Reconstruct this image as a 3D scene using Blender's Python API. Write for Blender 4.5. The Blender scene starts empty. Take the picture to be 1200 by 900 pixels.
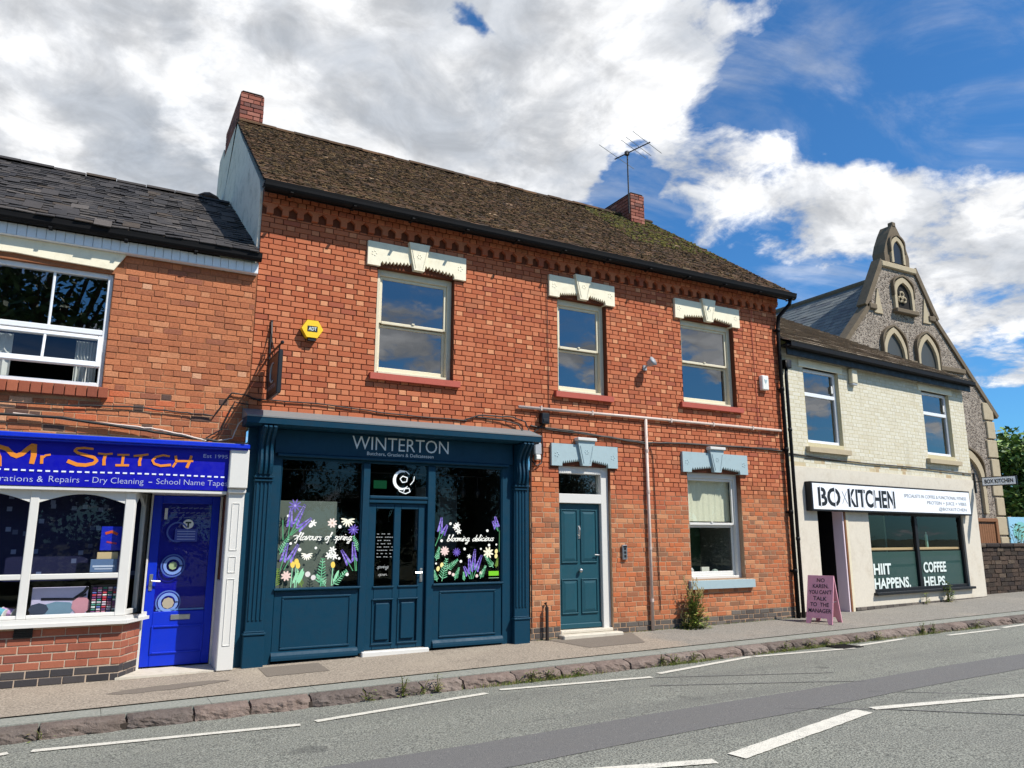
import bpy, math, random
from mathutils import Vector, Matrix
random.seed(7)
R = math.radians
SC = bpy.context.scene
COL = SC.collection

# ------------------------------------------------------------------ camera, sky, sun, exposure
CAM = Vector((0.0, -10.4, 1.55)); PITCH = R(11.47); YAW = R(28.75); FPX = 887.0
cd = bpy.data.cameras.new('camera'); cam = bpy.data.objects.new('camera', cd); COL.objects.link(cam)
cam.location = CAM; cam.rotation_euler = (R(90) + PITCH, 0, -YAW)
cd.sensor_width = 36.0; cd.lens = FPX / 1200 * 36; cd.clip_start = .05; cd.clip_end = 3000
SC.camera = cam
SUN = Vector((.5, -.66, 1.0)).normalized()          # towards the sun
SUN_EL = math.asin(SUN.z); SUN_AZ = math.atan2(SUN.x, SUN.y)
vs = SC.view_settings
vs.view_transform = 'Standard'; vs.look = 'None'; vs.gamma = 1; vs.use_curve_mapping = False
vs.exposure = 0.28
ld = bpy.data.lights.new('sun', 'SUN'); ld.energy = 5.0; ld.angle = R(.53); ld.color = (1, .95, .87)
sun = bpy.data.objects.new('sun', ld); COL.objects.link(sun); sun.location = (20, -30, 40)
sun.rotation_euler = SUN.to_track_quat('Z', 'Y').to_euler()
SC.cycles.use_denoising = True
SC.cycles.max_bounces = 8; SC.cycles.transparent_max_bounces = 16
SC.cycles.sample_clamp_indirect = 6

class NT:
    """small helper round a node tree"""
    def __init__(s, tree): s.t = tree; s.t.nodes.clear()
    def n(s, typ, **kw):
        nd = s.t.nodes.new(typ)
        for k, v in kw.items():
            if k.startswith('i_'):
                key = k[2:]; key = int(key) if key.isdigit() else key.replace('_', ' ')
                s.set(nd.inputs[key], v)
            else: setattr(nd, k, v)
        return nd
    def set(s, sock, v):
        if isinstance(v, bpy.types.NodeSocket): s.t.links.new(v, sock)
        else: sock.default_value = v
    def math(s, op, a, b=0.0, c=0.0, clamp=False):
        nd = s.t.nodes.new('ShaderNodeMath'); nd.operation = op; nd.use_clamp = clamp
        s.set(nd.inputs[0], a); s.set(nd.inputs[1], b); s.set(nd.inputs[2], c); return nd.outputs[0]
    def vmath(s, op, a, b=(0, 0, 0)):
        nd = s.t.nodes.new('ShaderNodeVectorMath'); nd.operation = op
        s.set(nd.inputs[0], a)
        if op == 'SCALE': s.set(nd.inputs['Scale'], b)
        else: s.set(nd.inputs[1], b)
        return nd.outputs['Value'] if op in ('LENGTH', 'DISTANCE', 'DOT_PRODUCT') else nd.outputs[0]
    def noise(s, vec, scale, detail=4, rough=.55, dist=0.0):
        nd = s.t.nodes.new('ShaderNodeTexNoise'); s.set(nd.inputs['Vector'], vec)
        nd.inputs['Scale'].default_value = scale; nd.inputs['Detail'].default_value = detail
        nd.inputs['Roughness'].default_value = rough; nd.inputs['Distortion'].default_value = dist
        return nd.outputs['Fac']
    def ramp(s, v, a, b, lo=0.0, hi=1.0, smooth=True):
        nd = s.t.nodes.new('ShaderNodeMapRange'); nd.interpolation_type = 'SMOOTHSTEP' if smooth else 'LINEAR'
        s.set(nd.inputs[0], v); nd.inputs[1].default_value = a; nd.inputs[2].default_value = b
        nd.inputs[3].default_value = lo; nd.inputs[4].default_value = hi; return nd.outputs[0]
    def mix(s, f, a, b, blend='MIX'):
        nd = s.t.nodes.new('ShaderNodeMix'); nd.data_type = 'RGBA'; nd.blend_type = blend
        s.set(nd.inputs[0], f); s.set(nd.inputs[6], a); s.set(nd.inputs[7], b); return nd.outputs[2]

# world: clear-sky model with broken cumulus mixed over it by direction
W = bpy.data.worlds.new('World'); SC.world = W; W.use_nodes = True
w = NT(W.node_tree)
sky = w.n('ShaderNodeTexSky', sky_type='NISHITA', sun_disc=False)
sky.sun_elevation = SUN_EL; sky.sun_rotation = SUN_AZ; sky.air_density = 1.0; sky.dust_density = .3; sky.ozone_density = 3.0
tc = w.n('ShaderNodeTexCoord').outputs['Generated']
sep = w.n('ShaderNodeSeparateXYZ', i_0=tc)
den = w.math('ADD', w.math('MAXIMUM', sep.outputs[2], 0.0), .25)
P2 = w.n('ShaderNodeCombineXYZ', i_0=w.math('DIVIDE', sep.outputs[0], den), i_1=w.math('DIVIDE', sep.outputs[1], den), i_2=0.0).outputs[0]
wn = w.t.nodes.new('ShaderNodeTexNoise'); w.set(wn.inputs['Vector'], P2); wn.inputs['Scale'].default_value = 6.0; wn.inputs['Detail'].default_value = 5
PW = w.vmath('ADD', P2, w.vmath('SCALE', w.vmath('MULTIPLY', w.vmath('SUBTRACT', wn.outputs['Color'], (.5, .5, .5)), (1, 1, 0)), .28))
def blob(x, y, r, amp):
    d = w.vmath('DISTANCE', PW, (x, y, 0)); return w.math('MULTIPLY', w.ramp(d, 0, r, 1, 0), amp)
def cloud_noise(vec):
    big = w.noise(vec, 2.6, 12, .58, .25)
    return big
nz = cloud_noise(w.vmath('ADD', P2, (3.17, 1.9, .4)))
nz_lit = cloud_noise(w.vmath('ADD', P2, (3.17 + .06, 1.9 - .08, .4)))
bias = blob(.30, 1.05, .85, .44)
for b in ((.62, .80, .34, .10), (-.15, 1.35, .7, .25), (1.15, .82, .24, .15), (1.60, .86, .50, .20), (1.0, .46, .42, -.28), (1.32, .62, .2, .08), (1.10, 1.04, .20, -.12), (.415, .865, .075, -.37), (.785, 1.0, .10, -.33), (.63, .60, .10, -.25), (-.02, 1.17, .06, -.25), (1.27, 1.1, .16, -.06), (.62, -1.80, .40, .20), (1.53, -1.50, .13, .24), (1.08, -1.62, .13, .19), (2.0, -1.4, .4, .22)):
    bias = w.math('ADD', bias, blob(*b))
fine = w.noise(w.vmath('ADD', P2, (5.3, 7.7, .2)), 9.0, 9, .62, .6)
bias = w.math('ADD', bias, w.math('MULTIPLY', w.math('SUBTRACT', fine, .5), .22))
cov = w.math('ADD', nz, bias)
mask = w.ramp(cov, .54, .66)
veil = w.ramp(w.noise(w.vmath('MULTIPLY', w.vmath('ADD', P2, (2.2, .7, 0)), (1.0, 2.0, 1)), 1.9, 9, .62, .9), .47, .80, 0, .50)
mask = w.math('MAXIMUM', mask, veil)
thick = w.ramp(cov, .62, 1.02)
lit = w.ramp(w.math('SUBTRACT', nz, nz_lit), -.16, .16)
soft = w.noise(w.vmath('ADD', P2, (9.0, 2.0, 0)), 2.3, 9, .6, .4)
grey = w.math('MULTIPLY', thick, w.ramp(soft, .45, .72), clamp=True)
ccol = w.mix(grey, (.92, .95, 1.0, 1), (.50, .57, .67, 1))
ccol = w.mix(w.math('MULTIPLY', w.ramp(lit, .35, 1.0), w.math('SUBTRACT', 1.0, w.math('MULTIPLY', grey, .45))), ccol, (1.42, 1.43, 1.45, 1))
ccol = w.mix(w.math('MULTIPLY', w.ramp(lit, .45, .0), .45), ccol, (.54, .61, .71, 1))
skyc = w.vmath('SCALE', sky.outputs[0], .112)
skyc = w.mix(1.0, skyc, (.36, .78, 1.10, 1), 'MULTIPLY')
ccol = w.vmath('SCALE', w.vmath('SCALE', ccol, w.ramp(fine, .28, .72, .80, 1.14)), .64)
out = w.mix(mask, skyc, ccol)
bg = w.n('ShaderNodeBackground', i_Color=out, i_Strength=1.0)
w.n('ShaderNodeOutputWorld', i_Surface=bg.outputs[0])

# ------------------------------------------------------------------ materials
def lin(c):
    c = c / 255
    return c / 12.92 if c <= .04045 else ((c + .055) / 1.055) ** 2.4
def rgb(r, g, b, k=1.0): return (lin(r) * k, lin(g) * k, lin(b) * k, 1)
MATS = {}
def new_mat(name):
    m = bpy.data.materials.new(name); m.use_nodes = True; MATS[name] = m
    return m, NT(m.node_tree)
def finish(t, color, rough=.6, bump=None, bstr=.3, bdist=.005, metal=0.0, spec=.5, **kw):
    p = t.n('ShaderNodeBsdfPrincipled'); t.set(p.inputs['Base Color'], color); t.set(p.inputs['Roughness'], rough)
    t.set(p.inputs['Metallic'], metal); t.set(p.inputs['Specular IOR Level'], spec)
    for k, v in kw.items(): t.set(p.inputs[k.replace('_', ' ')], v)
    if bump is not None:
        b = t.n('ShaderNodeBump', i_Height=bump); b.inputs['Strength'].default_value = bstr; b.inputs['Distance'].default_value = bdist
        t.t.links.new(b.outputs[0], p.inputs['Normal'])
    t.n('ShaderNodeOutputMaterial', i_Surface=p.outputs[0]); return p
def pos(t): return t.n('ShaderNodeNewGeometry').outputs['Position']
def paint(name, col, rough=.45, wear=.12, dirt=(60, 55, 48), spec=.5, scale=9):
    m, t = new_mat(name); q = pos(t)
    n1 = t.noise(q, scale, 6, .65); n2 = t.noise(q, scale * 7, 4, .6)
    c = t.mix(t.ramp(n1, .45, .8, 0, wear), col, rgb(*dirt))
    c = t.mix(t.ramp(n2, .3, .7, 0, wear * .6), c, tuple(min(1, x * 1.25) for x in col[:3]) + (1,))
    n3 = t.noise(t.vmath('MULTIPLY', q, (1, 1, .12)), scale * 5, 4, .7); c = t.mix(t.ramp(n3, .60, .74, 0, wear * .8), c, rgb(*dirt)); n4 = t.noise(q, scale * 16, 2, .5); c = t.mix(t.ramp(n4, .70, .76, 0, wear * 1.4), c, tuple(min(1, x * 1.2 + .05) for x in col[:3]) + (1,))
    finish(t, c, t.ramp(n1, .3, .7, rough - .08, rough + .12), n2, .12, .002, spec=spec); return m
def tinted(name, rough=.9, nscale=45, nvar=.35, stain=.35, staincol=(50, 38, 32), bstr=.5, bdist=.004, spec=.25):
    """pieces whose own colour sits in the face attribute 'tint'"""
    m, t = new_mat(name); q = pos(t)
    a = t.n('ShaderNodeAttribute', attribute_name='tint').outputs['Color']
    n1 = t.noise(q, nscale, 6, .7); n2 = t.noise(q, 2.2, 5, .6); n3 = t.noise(q, nscale * 3.1, 3, .6)
    c = t.mix(t.ramp(n1, .3, .75, 0, nvar), a, t.mix(1.0, a, (.55, .5, .48, 1), 'MULTIPLY'))
    c = t.mix(t.ramp(n3, .55, .75, 0, nvar * .8), c, t.mix(1.0, a, (1.45, 1.45, 1.4, 1), 'MULTIPLY'))
    c = t.mix(t.ramp(n2, .52, .80, 0, stain), c, rgb(*staincol))
    st_ = t.noise(t.vmath('MULTIPLY', q, (1, 1, .10)), 4.5, 5, .65); c = t.mix(t.ramp(st_, .54, .74, 0, min(.30, stain * 1.6)), c, t.mix(1.0, c, (.5, .48, .46, 1), 'MULTIPLY'))
    finish(t, c, rough, t.math('ADD', n1, t.math('MULTIPLY', n3, .5)), bstr, bdist, spec=spec); return m
def plain(name, col, rough=.5, metal=0.0, spec=.5):
    m, t = new_mat(name); q = pos(t); n = t.noise(q, 30, 4)
    c = t.mix(t.ramp(n, .35, .75, 0, .25), col, tuple(x * .7 for x in col[:3]) + (1,))
    finish(t, c, rough, metal=metal, spec=spec); return m

tinted('brick', stain=.10, nvar=.3)
tinted('brick_old', nvar=.75, stain=.30, staincol=(132, 92, 68))
tinted('brick_painted', nscale=25, nvar=.06, stain=.22, staincol=(186, 170, 136), bstr=.35)
tinted('brick_shop', nvar=.22, stain=.15)
tinted('tile', nscale=30, nvar=.5, stain=.35, staincol=(66, 58, 40), bstr=.8, bdist=.008)
tinted('slate', rough=.75, nscale=22, nvar=.5, stain=.3, staincol=(52, 48, 44), bstr=.5)
tinted('stone', nscale=18, nvar=.7, stain=.4, staincol=(44, 38, 34), bstr=1.0, bdist=.02)
tinted('print', rough=.55, nscale=60, nvar=.05, stain=0.0, bstr=0)
tinted('leaf', rough=.55, nscale=12, nvar=.25, stain=0.0, bstr=0, spec=.3)
tinted('things', rough=.5, nscale=30, nvar=.12, stain=0.0, bstr=.05)

def mortar(name, a, b, zsplit):
    m, t = new_mat(name); q = pos(t); n = t.noise(q, 60, 5, .7); big = t.noise(q, 1.3, 3)
    z = t.n('ShaderNodeSeparateXYZ', i_0=q).outputs[2]
    f = t.ramp(t.math('ADD', z, t.math('MULTIPLY', t.math('SUBTRACT', big, .5), 1.2)), zsplit - .25, zsplit + .25)
    c = t.mix(f, rgb(*a), rgb(*b)); c = t.mix(t.ramp(n, .3, .7, 0, .5), c, t.mix(1.0, c, (.5, .48, .46, 1), 'MULTIPLY'))
    finish(t, c, .95, n, .6, .004, spec=.1)
mortar('mortar_main', (182, 150, 122), (112, 66, 48), 2.25)
mortar('mortar_left', (186, 150, 120), (156, 102, 72), 3.25)
mortar('mortar_shop', (190, 170, 150), (190, 170, 150), 9)
mortar('mortar_dark', (70, 62, 56), (70, 62, 56), 9)
mortar('mortar_cream', (205, 195, 160), (205, 195, 160), 9)

paint('lintel_cream', rgb(232, 224, 198), .75, .22, (150, 138, 110))
paint('lintel_blue', rgb(158, 178, 182), .6, .18, (96, 104, 104))
paint('sill_red', rgb(172, 78, 60), .6, .25, (90, 50, 42))
paint('frame_cream', rgb(214, 204, 176), .5, .25, (140, 126, 100))
paint('frame_white', rgb(210, 208, 202), .4, .10, (150, 148, 140))
paint('upvc', rgb(224, 226, 228), .3, .05, (170, 170, 166))
paint('teal', rgb(6, 53, 74), .5, .25, (5, 30, 42), .22)
paint('teal_door', rgb(26, 72, 84), .5, .14, (24, 56, 62), .3)
paint('shop_blue', rgb(8, 46, 190), .4, .10, (6, 24, 120), .3)
paint('sign_blue', rgb(8, 10, 160), .4, .08, (6, 8, 100), .3)
paint('render_cream', rgb(204, 196, 180), .85, .45, (170, 156, 134), .2, 3)
paint('black_paint', rgb(22, 23, 25), .5, .2, (46, 44, 40), .3)
paint('gutter_black', rgb(13, 13, 15), .65, .2, (34, 32, 30), .2)
paint('white_sign', rgb(240, 242, 246), .35, .06, (180, 180, 178))
paint('pink', rgb(222, 158, 174), .6, .15, (150, 96, 108))
paint('lilac_white', rgb(226, 208, 214), .5, .1, (170, 150, 150))
paint('pipe_grey', rgb(198, 180, 168), .5, .3, (120, 96, 84))
paint('timber', rgb(132, 88, 54), .7, .4, (70, 46, 30))
paint('timber_pale', rgb(200, 168, 120), .6, .2, (140, 110, 76))
paint('concrete', rgb(196, 188, 172), .85, .4, (120, 112, 100), .2)
paint('lead', rgb(118, 120, 120), .55, .3, (100, 98, 94), .4)
paint('gable_render', rgb(244, 226, 204), .95, .9, (156, 140, 116), .1, 3)
paint('bath_stone', rgb(176, 162, 136), .9, .35, (130, 116, 92), .1, 6)
paint('church_coping', rgb(112, 100, 84), .9, .5, (60, 54, 46), .1, 5)
plain('church_glass', rgb(64, 64, 60), .5)
plain('dark_wood', rgb(40, 30, 26), .6)
plain('iron', rgb(22, 21, 22), .45, .0)
plain('metal', rgb(190, 190, 188), .3, .9)
plain('alu', rgb(170, 172, 174), .35, .9)
plain('plastic_white', rgb(232, 230, 222), .4)
plain('plastic_grey', rgb(168, 172, 176), .4)
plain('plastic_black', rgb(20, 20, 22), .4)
plain('yellow', rgb(246, 200, 30), .35)
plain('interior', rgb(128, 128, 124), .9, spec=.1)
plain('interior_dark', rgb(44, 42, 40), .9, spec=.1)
plain('interior_green', rgb(120, 150, 128), .9, spec=.1)
plain('blind', rgb(226, 220, 196), .8, spec=.1)
plain('vinyl_green', rgb(46, 78, 70), .4)
plain('letters_pale', rgb(214, 222, 224), .4)
plain('letters_white', rgb(222, 232, 226), .5)
plain('letters_black', rgb(18, 18, 20), .5)
plain('letters_grey', rgb(150, 154, 158), .5)
plain('board_green', rgb(98, 106, 94), .8)
plain('orange', rgb(216, 128, 42), .5)
plain('cable', rgb(26, 23, 22), .6)

m, t = new_mat('lamp_glow'); e = t.n('ShaderNodeEmission', i_Color=(1, .86, .62, 1), i_Strength=9.0); t.n('ShaderNodeOutputMaterial', i_Surface=e.outputs[0])
m, t = new_mat('exit_glow'); e = t.n('ShaderNodeEmission', i_Color=(.05, .42, .18, 1), i_Strength=.12); t.n('ShaderNodeOutputMaterial', i_Surface=e.outputs[0])

def glass(name, ior=1.75, tint=(.86, .9, .9, 1), wob=.0):
    m, t = new_mat(name)
    tr = t.n('ShaderNodeBsdfTransparent', i_Color=tint); gl = t.n('ShaderNodeBsdfGlossy', i_Roughness=.004, i_Color=(.95, .97, 1, 1))
    q = pos(t); b = t.n('ShaderNodeBump', i_Height=t.noise(q, 1.6, 2, .5)); b.inputs['Strength'].default_value = .25; b.inputs['Distance'].default_value = wob
    t.t.links.new(b.outputs[0], gl.inputs['Normal'])
    r0 = ((ior - 1) / (ior + 1)) ** 2; fc = t.n('ShaderNodeLayerWeight', i_Blend=.5).outputs['Facing']
    f = t.math('MULTIPLY_ADD', t.math('POWER', fc, 5.0), 1 - r0, r0)
    mx = t.n('ShaderNodeMixShader', i_0=f, i_1=tr.outputs[0], i_2=gl.outputs[0])
    t.n('ShaderNodeOutputMaterial', i_Surface=mx.outputs[0])
glass('glass', 1.75, (.88, .92, .9, 1), .004)
glass('glass_shop', 1.4, (.86, .89, .9, 1), .003)
glass('glass_upper', 2.5, (.52, .56, .58, 1), .006)

# asphalt, pavement, kerb
m, t = new_mat('asphalt'); q = pos(t)
v = t.n('ShaderNodeTexVoronoi', i_Vector=q, i_Scale=70.0); sp = t.noise(q, 160, 3, .7); big = t.noise(q, .55, 6, .6); mid = t.noise(q, 6, 5, .6)
sp2 = t.noise(q, 62, 2, .75)
c = t.mix(t.ramp(sp2, .36, .64), rgb(70, 72, 66), rgb(154, 155, 143)); c = t.mix(t.ramp(sp, .62, .72), c, rgb(206, 204, 190))
c = t.mix(t.ramp(v.outputs['Distance'], .1, .5, .35, 0), c, rgb(186, 183, 172))
trk = t.noise(t.vmath('MULTIPLY', q, (.12, 1.5, 1)), 1.0, 5, .6)
c = t.mix(t.ramp(trk, .45, .75, 0, .5), c, rgb(96, 96, 92)); c = t.mix(t.ramp(big, .35, .75, 0, .3), c, rgb(108, 107, 102)); oil = t.noise(q, 2.3, 3, .5); c = t.mix(t.ramp(oil, .66, .76, 0, .45), c, rgb(66, 66, 64)); c = t.mix(t.ramp(mid, .55, .8, 0, .25), c, rgb(140, 136, 124))
finish(t, c, .88, t.math('ADD', sp, v.outputs['Distance']), .8, .006, spec=.3)
m, t = new_mat('asphalt_patch'); q = pos(t); sp = t.noise(q, 170, 3, .7); mid = t.noise(q, 3, 5, .6)
sp2 = t.noise(q, 50, 2, .8); c = t.mix(t.ramp(sp, .35, .68), rgb(78, 78, 78), rgb(128, 126, 122)); c = t.mix(t.ramp(sp2, .66, .74), c, rgb(176, 172, 162)); c = t.mix(t.ramp(mid, .4, .75, 0, .3), c, rgb(104, 102, 98))
finish(t, c, .85, sp, .6, .004, spec=.3)
m, t = new_mat('pavement'); q = pos(t); sp = t.noise(q, 110, 4, .7); mid = t.noise(q, 2.4, 6, .65); big = t.noise(q, .7, 4)
x = t.n('ShaderNodeSeparateXYZ', i_0=q).outputs[0]
sp2 = t.noise(q, 48, 2, .8)
c = t.mix(t.ramp(sp2, .35, .66), rgb(120, 110, 98), rgb(168, 156, 140))
g2 = t.mix(t.ramp(sp2, .35, .66), rgb(108, 104, 97), rgb(152, 147, 137))
f = t.ramp(t.math('ADD', x, t.math('MULTIPLY', t.math('SUBTRACT', mid, .5), 1.6)), 7.6, 8.3)
c = t.mix(f, c, g2)
c = t.mix(t.ramp(mid, .52, .78, 0, .45), c, rgb(104, 94, 84)); c = t.mix(t.ramp(big, .5, .8, 0, .25), c, rgb(184, 170, 150))
finish(t, c, .92, sp, .6, .004, spec=.2)
m, t = new_mat('pavement_patch'); q = pos(t); sp = t.noise(q, 130, 4, .7)
c = t.mix(t.ramp(sp, .3, .7), rgb(96, 88, 80), rgb(134, 124, 112)); finish(t, c, .92, sp, .6, .004, spec=.2)
m, t = new_mat('flag_edge'); q = pos(t); sp = t.noise(q, 40, 5, .7); mid = t.noise(q, 3, 5)
c = t.mix(t.ramp(sp, .3, .7), rgb(122, 124, 116), rgb(152, 152, 142)); c = t.mix(t.ramp(mid, .5, .8, 0, .4), c, rgb(110, 104, 92))
finish(t, c, .9, sp, .5, .004, spec=.2)
m, t = new_mat('road_paint'); q = pos(t); sp = t.noise(q, 90, 5, .75); mid = t.noise(q, 9, 4, .6)
c = t.mix(t.math('MULTIPLY', t.ramp(sp, .46, .62), t.ramp(mid, .35, .7, .3, 1.0)), rgb(212, 208, 194), rgb(120, 118, 112)); finish(t, c, .8, sp, .5, .003, spec=.3)
m, t = new_mat('earth'); q = pos(t); n = t.noise(q, .8, 6, .6); c = t.mix(t.ramp(n, .35, .7), rgb(88, 96, 60), rgb(112, 108, 80)); finish(t, c, .95)
m, t = new_mat('pebbledash'); q = pos(t)
v = t.n('ShaderNodeTexVoronoi', i_Vector=q, i_Scale=13.0); v2 = t.n('ShaderNodeTexVoronoi', i_Vector=q, i_Scale=13.0, feature='DISTANCE_TO_EDGE')
sp = t.noise(q, 26, 4, .7)
r_ = t.n('ShaderNodeSeparateColor', i_0=v.outputs['Color']).outputs[0]
c = t.mix(t.ramp(r_, .1, .9), rgb(98, 88, 80), rgb(150, 138, 126)); c = t.mix(t.ramp(v2.outputs['Distance'], .0, .12, 1, 0), c, rgb(176, 164, 148)); c = t.mix(t.ramp(sp, .5, .75, 0, .5), c, rgb(84, 74, 68))
finish(t, c, .95, t.math('ADD', v2.outputs['Distance'], t.math('MULTIPLY', sp, .2)), 1.0, .05, spec=.1)
m, t = new_mat('navy_pattern'); q = pos(t)
bt = t.n('ShaderNodeTexVoronoi', i_Vector=t.vmath('MULTIPLY', q, (1, 0, 1)), i_Scale=8.5, distance='CHEBYCHEV'); rr = t.n('ShaderNodeSeparateColor', i_0=bt.outputs['Color'])
sq = t.math('MULTIPLY', t.ramp(bt.outputs['Distance'], .20, .24, 1, 0), t.ramp(rr.outputs[0], .1, .6))
c = t.mix(sq, rgb(16, 20, 60), rgb(104, 116, 150)); finish(t, c, .9)

# ------------------------------------------------------------------ building helpers
ORG = {}
def org_of(o): return ORG.get(o.name, Vector((0, 0, 0)))
def tag(o, label=None, cat=None, group=None, kind=None):
    if label: o['label'] = label
    if cat: o['category'] = cat
    if group: o['group'] = group
    if kind: o['kind'] = kind
    return o
def thing(name, loc, label, cat, group=None, rotz=0.0, local=False):
    """Empty at a thing's base; children are given in world coordinates unless local"""
    o = bpy.data.objects.new(name, None); COL.objects.link(o); o.location = loc; o.rotation_euler = (0, 0, rotz)
    o.empty_display_size = .2; ORG[o.name] = Vector((0, 0, 0)) if local else Vector(loc)
    return tag(o, label, cat, group)

class MB:
    def __init__(s): s.V = []; s.F = []; s.T = []; s.tint = (1, 1, 1, 1)
    def add(s, vs, fs, tint=None):
        b = len(s.V); s.V += [tuple(v) for v in vs]; s.F += [tuple(i + b for i in f) for f in fs]; s.T += [tint or s.tint] * len(fs); return s
    def box(s, x0, x1, y0, y1, z0, z1, tint=None):
        return s.add([(x0, y0, z0), (x1, y0, z0), (x1, y1, z0), (x0, y1, z0), (x0, y0, z1), (x1, y0, z1), (x1, y1, z1), (x0, y1, z1)],
                     [(0, 1, 5, 4), (1, 2, 6, 5), (2, 3, 7, 6), (3, 0, 4, 7), (4, 5, 6, 7), (3, 2, 1, 0)], tint)
    def cbox(s, x0, x1, y0, y1, z0, z1, c=.006, tint=None):
        """box with chamfered edges"""
        xs, ys, zs = (x0, x1), (y0, y1), (z0, z1); vs = []; ix = {}
        for i in (0, 1):
            for j in (0, 1):
                for k in (0, 1):
                    p = (xs[i], ys[j], zs[k]); d = (c if i == 0 else -c, c if j == 0 else -c, c if k == 0 else -c)
                    for a in range(3):
                        q = [p[b] + (0 if b == a else d[b]) for b in range(3)]; ix[i, j, k, a] = len(vs); vs.append(q)
        f = []
        for a in range(3):
            for sgn in (0, 1):
                o = [b for b in range(3) if b != a]; quad = []
                for (u, v) in ((0, 0), (1, 0), (1, 1), (0, 1)):
                    t = [0, 0, 0]; t[a] = sgn; t[o[0]] = u; t[o[1]] = v; quad.append(ix[t[0], t[1], t[2], a])
                if (sgn == 1) == (a == 1): quad.reverse()
                f.append(tuple(quad))
        for a in range(3):
            b, cc = [q for q in range(3) if q != a]
            for u in (0, 1):
                for v in (0, 1):
                    t0 = [0, 0, 0]; t1 = [0, 0, 0]; t0[b] = t1[b] = u; t0[cc] = t1[cc] = v; t1[a] = 1
                    f.append((ix[t0[0], t0[1], t0[2], b], ix[t1[0], t1[1], t1[2], b], ix[t1[0], t1[1], t1[2], cc], ix[t0[0], t0[1], t0[2], cc]))
        for i in (0, 1):
            for j in (0, 1):
                for k in (0, 1): f.append((ix[i, j, k, 0], ix[i, j, k, 1], ix[i, j, k, 2]))
        return s.add(vs, f, tint)
    def prism(s, poly, y0, y1, tint=None):
        """outline in x,z pushed from y0 (front) to y1"""
        n = len(poly); vs = [(x, y0, z) for x, z in poly] + [(x, y1, z) for x, z in poly]
        fs = [tuple(range(n)), tuple(range(2 * n - 1, n - 1, -1))] + [(i, i + n, (i + 1) % n + n, (i + 1) % n) for i in range(n)]
        return s.add(vs, fs, tint)
    def extr(s, prof, x0, x1, tint=None):
        """profile in y,z pushed along x"""
        n = len(prof); vs = [(x0, y, z) for y, z in prof] + [(x1, y, z) for y, z in prof]
        fs = [tuple(range(n)), tuple(range(2 * n - 1, n - 1, -1))] + [(i, i + n, (i + 1) % n + n, (i + 1) % n) for i in range(n)]
        return s.add(vs, fs, tint)
    def slab(s, poly, z0, z1, tint=None):
        n = len(poly); vs = [(x, y, z0) for x, y in poly] + [(x, y, z1) for x, y in poly]
        fs = [tuple(range(n - 1, -1, -1)), tuple(range(n, 2 * n))] + [(i, (i + 1) % n, (i + 1) % n + n, i + n) for i in range(n)]
        return s.add(vs, fs, tint)
    def tube(s, pts, r, n=8, tint=None, r1=None, cap=True):
        pts = [Vector(p) for p in pts]; b = []; vs = []; fs = []
        for i, p in enumerate(pts):
            d = (pts[min(i + 1, len(pts) - 1)] - pts[max(i - 1, 0)]).normalized()
            up = Vector((0, 0, 1)) if abs(d.z) < .9 else Vector((0, 1, 0))
            u = d.cross(up).normalized(); v = u.cross(d)
            rr = r if r1 is None else r + (r1 - r) * i / max(1, len(pts) - 1)
            for k in range(n):
                a = 2 * math.pi * k / n; vs.append(p + (u * math.cos(a) + v * math.sin(a)) * rr)
        for i in range(len(pts) - 1):
            for k in range(n): fs.append((i * n + k, i * n + (k + 1) % n, (i + 1) * n + (k + 1) % n, (i + 1) * n + k))
        if cap: fs += [tuple(range(n - 1, -1, -1)), tuple(range((len(pts) - 1) * n, len(pts) * n))]
        return s.add(vs, fs, tint)
    def blob(s, c, rx, ry, rz, tint=None, seg=8, rings=5, jit=0.0):
        vs = [(c[0], c[1], c[2] - rz)]; fs = []
        for i in range(1, rings):
            th = math.pi * i / rings - math.pi / 2
            for k in range(seg):
                a = 2 * math.pi * k / seg; j = 1 + random.uniform(-jit, jit)
                vs.append((c[0] + rx * j * math.cos(th) * math.cos(a), c[1] + ry * j * math.cos(th) * math.sin(a), c[2] + rz * j * math.sin(th)))
        vs.append((c[0], c[1], c[2] + rz)); top = len(vs) - 1
        for k in range(seg):
            fs.append((0, 1 + (k + 1) % seg, 1 + k)); fs.append((top, 1 + (rings - 2) * seg + k, 1 + (rings - 2) * seg + (k + 1) % seg))
            for i in range(rings - 2):
                a = 1 + i * seg; fs.append((a + k, a + (k + 1) % seg, a + seg + (k + 1) % seg, a + seg + k))
        return s.add(vs, fs, tint)
    def lay(s):
        s.k = (getattr(s, 'k', 0) + 1) % 23; return s.k * .00022
    def ell(s, x, z, rx, rz, ang, y, tint, n=8):
        """flat ellipse in the x,z plane facing -y (print on glass)"""
        ca, sa = math.cos(ang), math.sin(ang); vs = []; y = y - s.lay()
        for k in range(n):
            a = 2 * math.pi * k / n; p, q = rx * math.cos(a), rz * math.sin(a); vs.append((x + p * ca - q * sa, y, z + p * sa + q * ca))
        return s.add(vs, [tuple(range(n))], tint)
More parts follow.
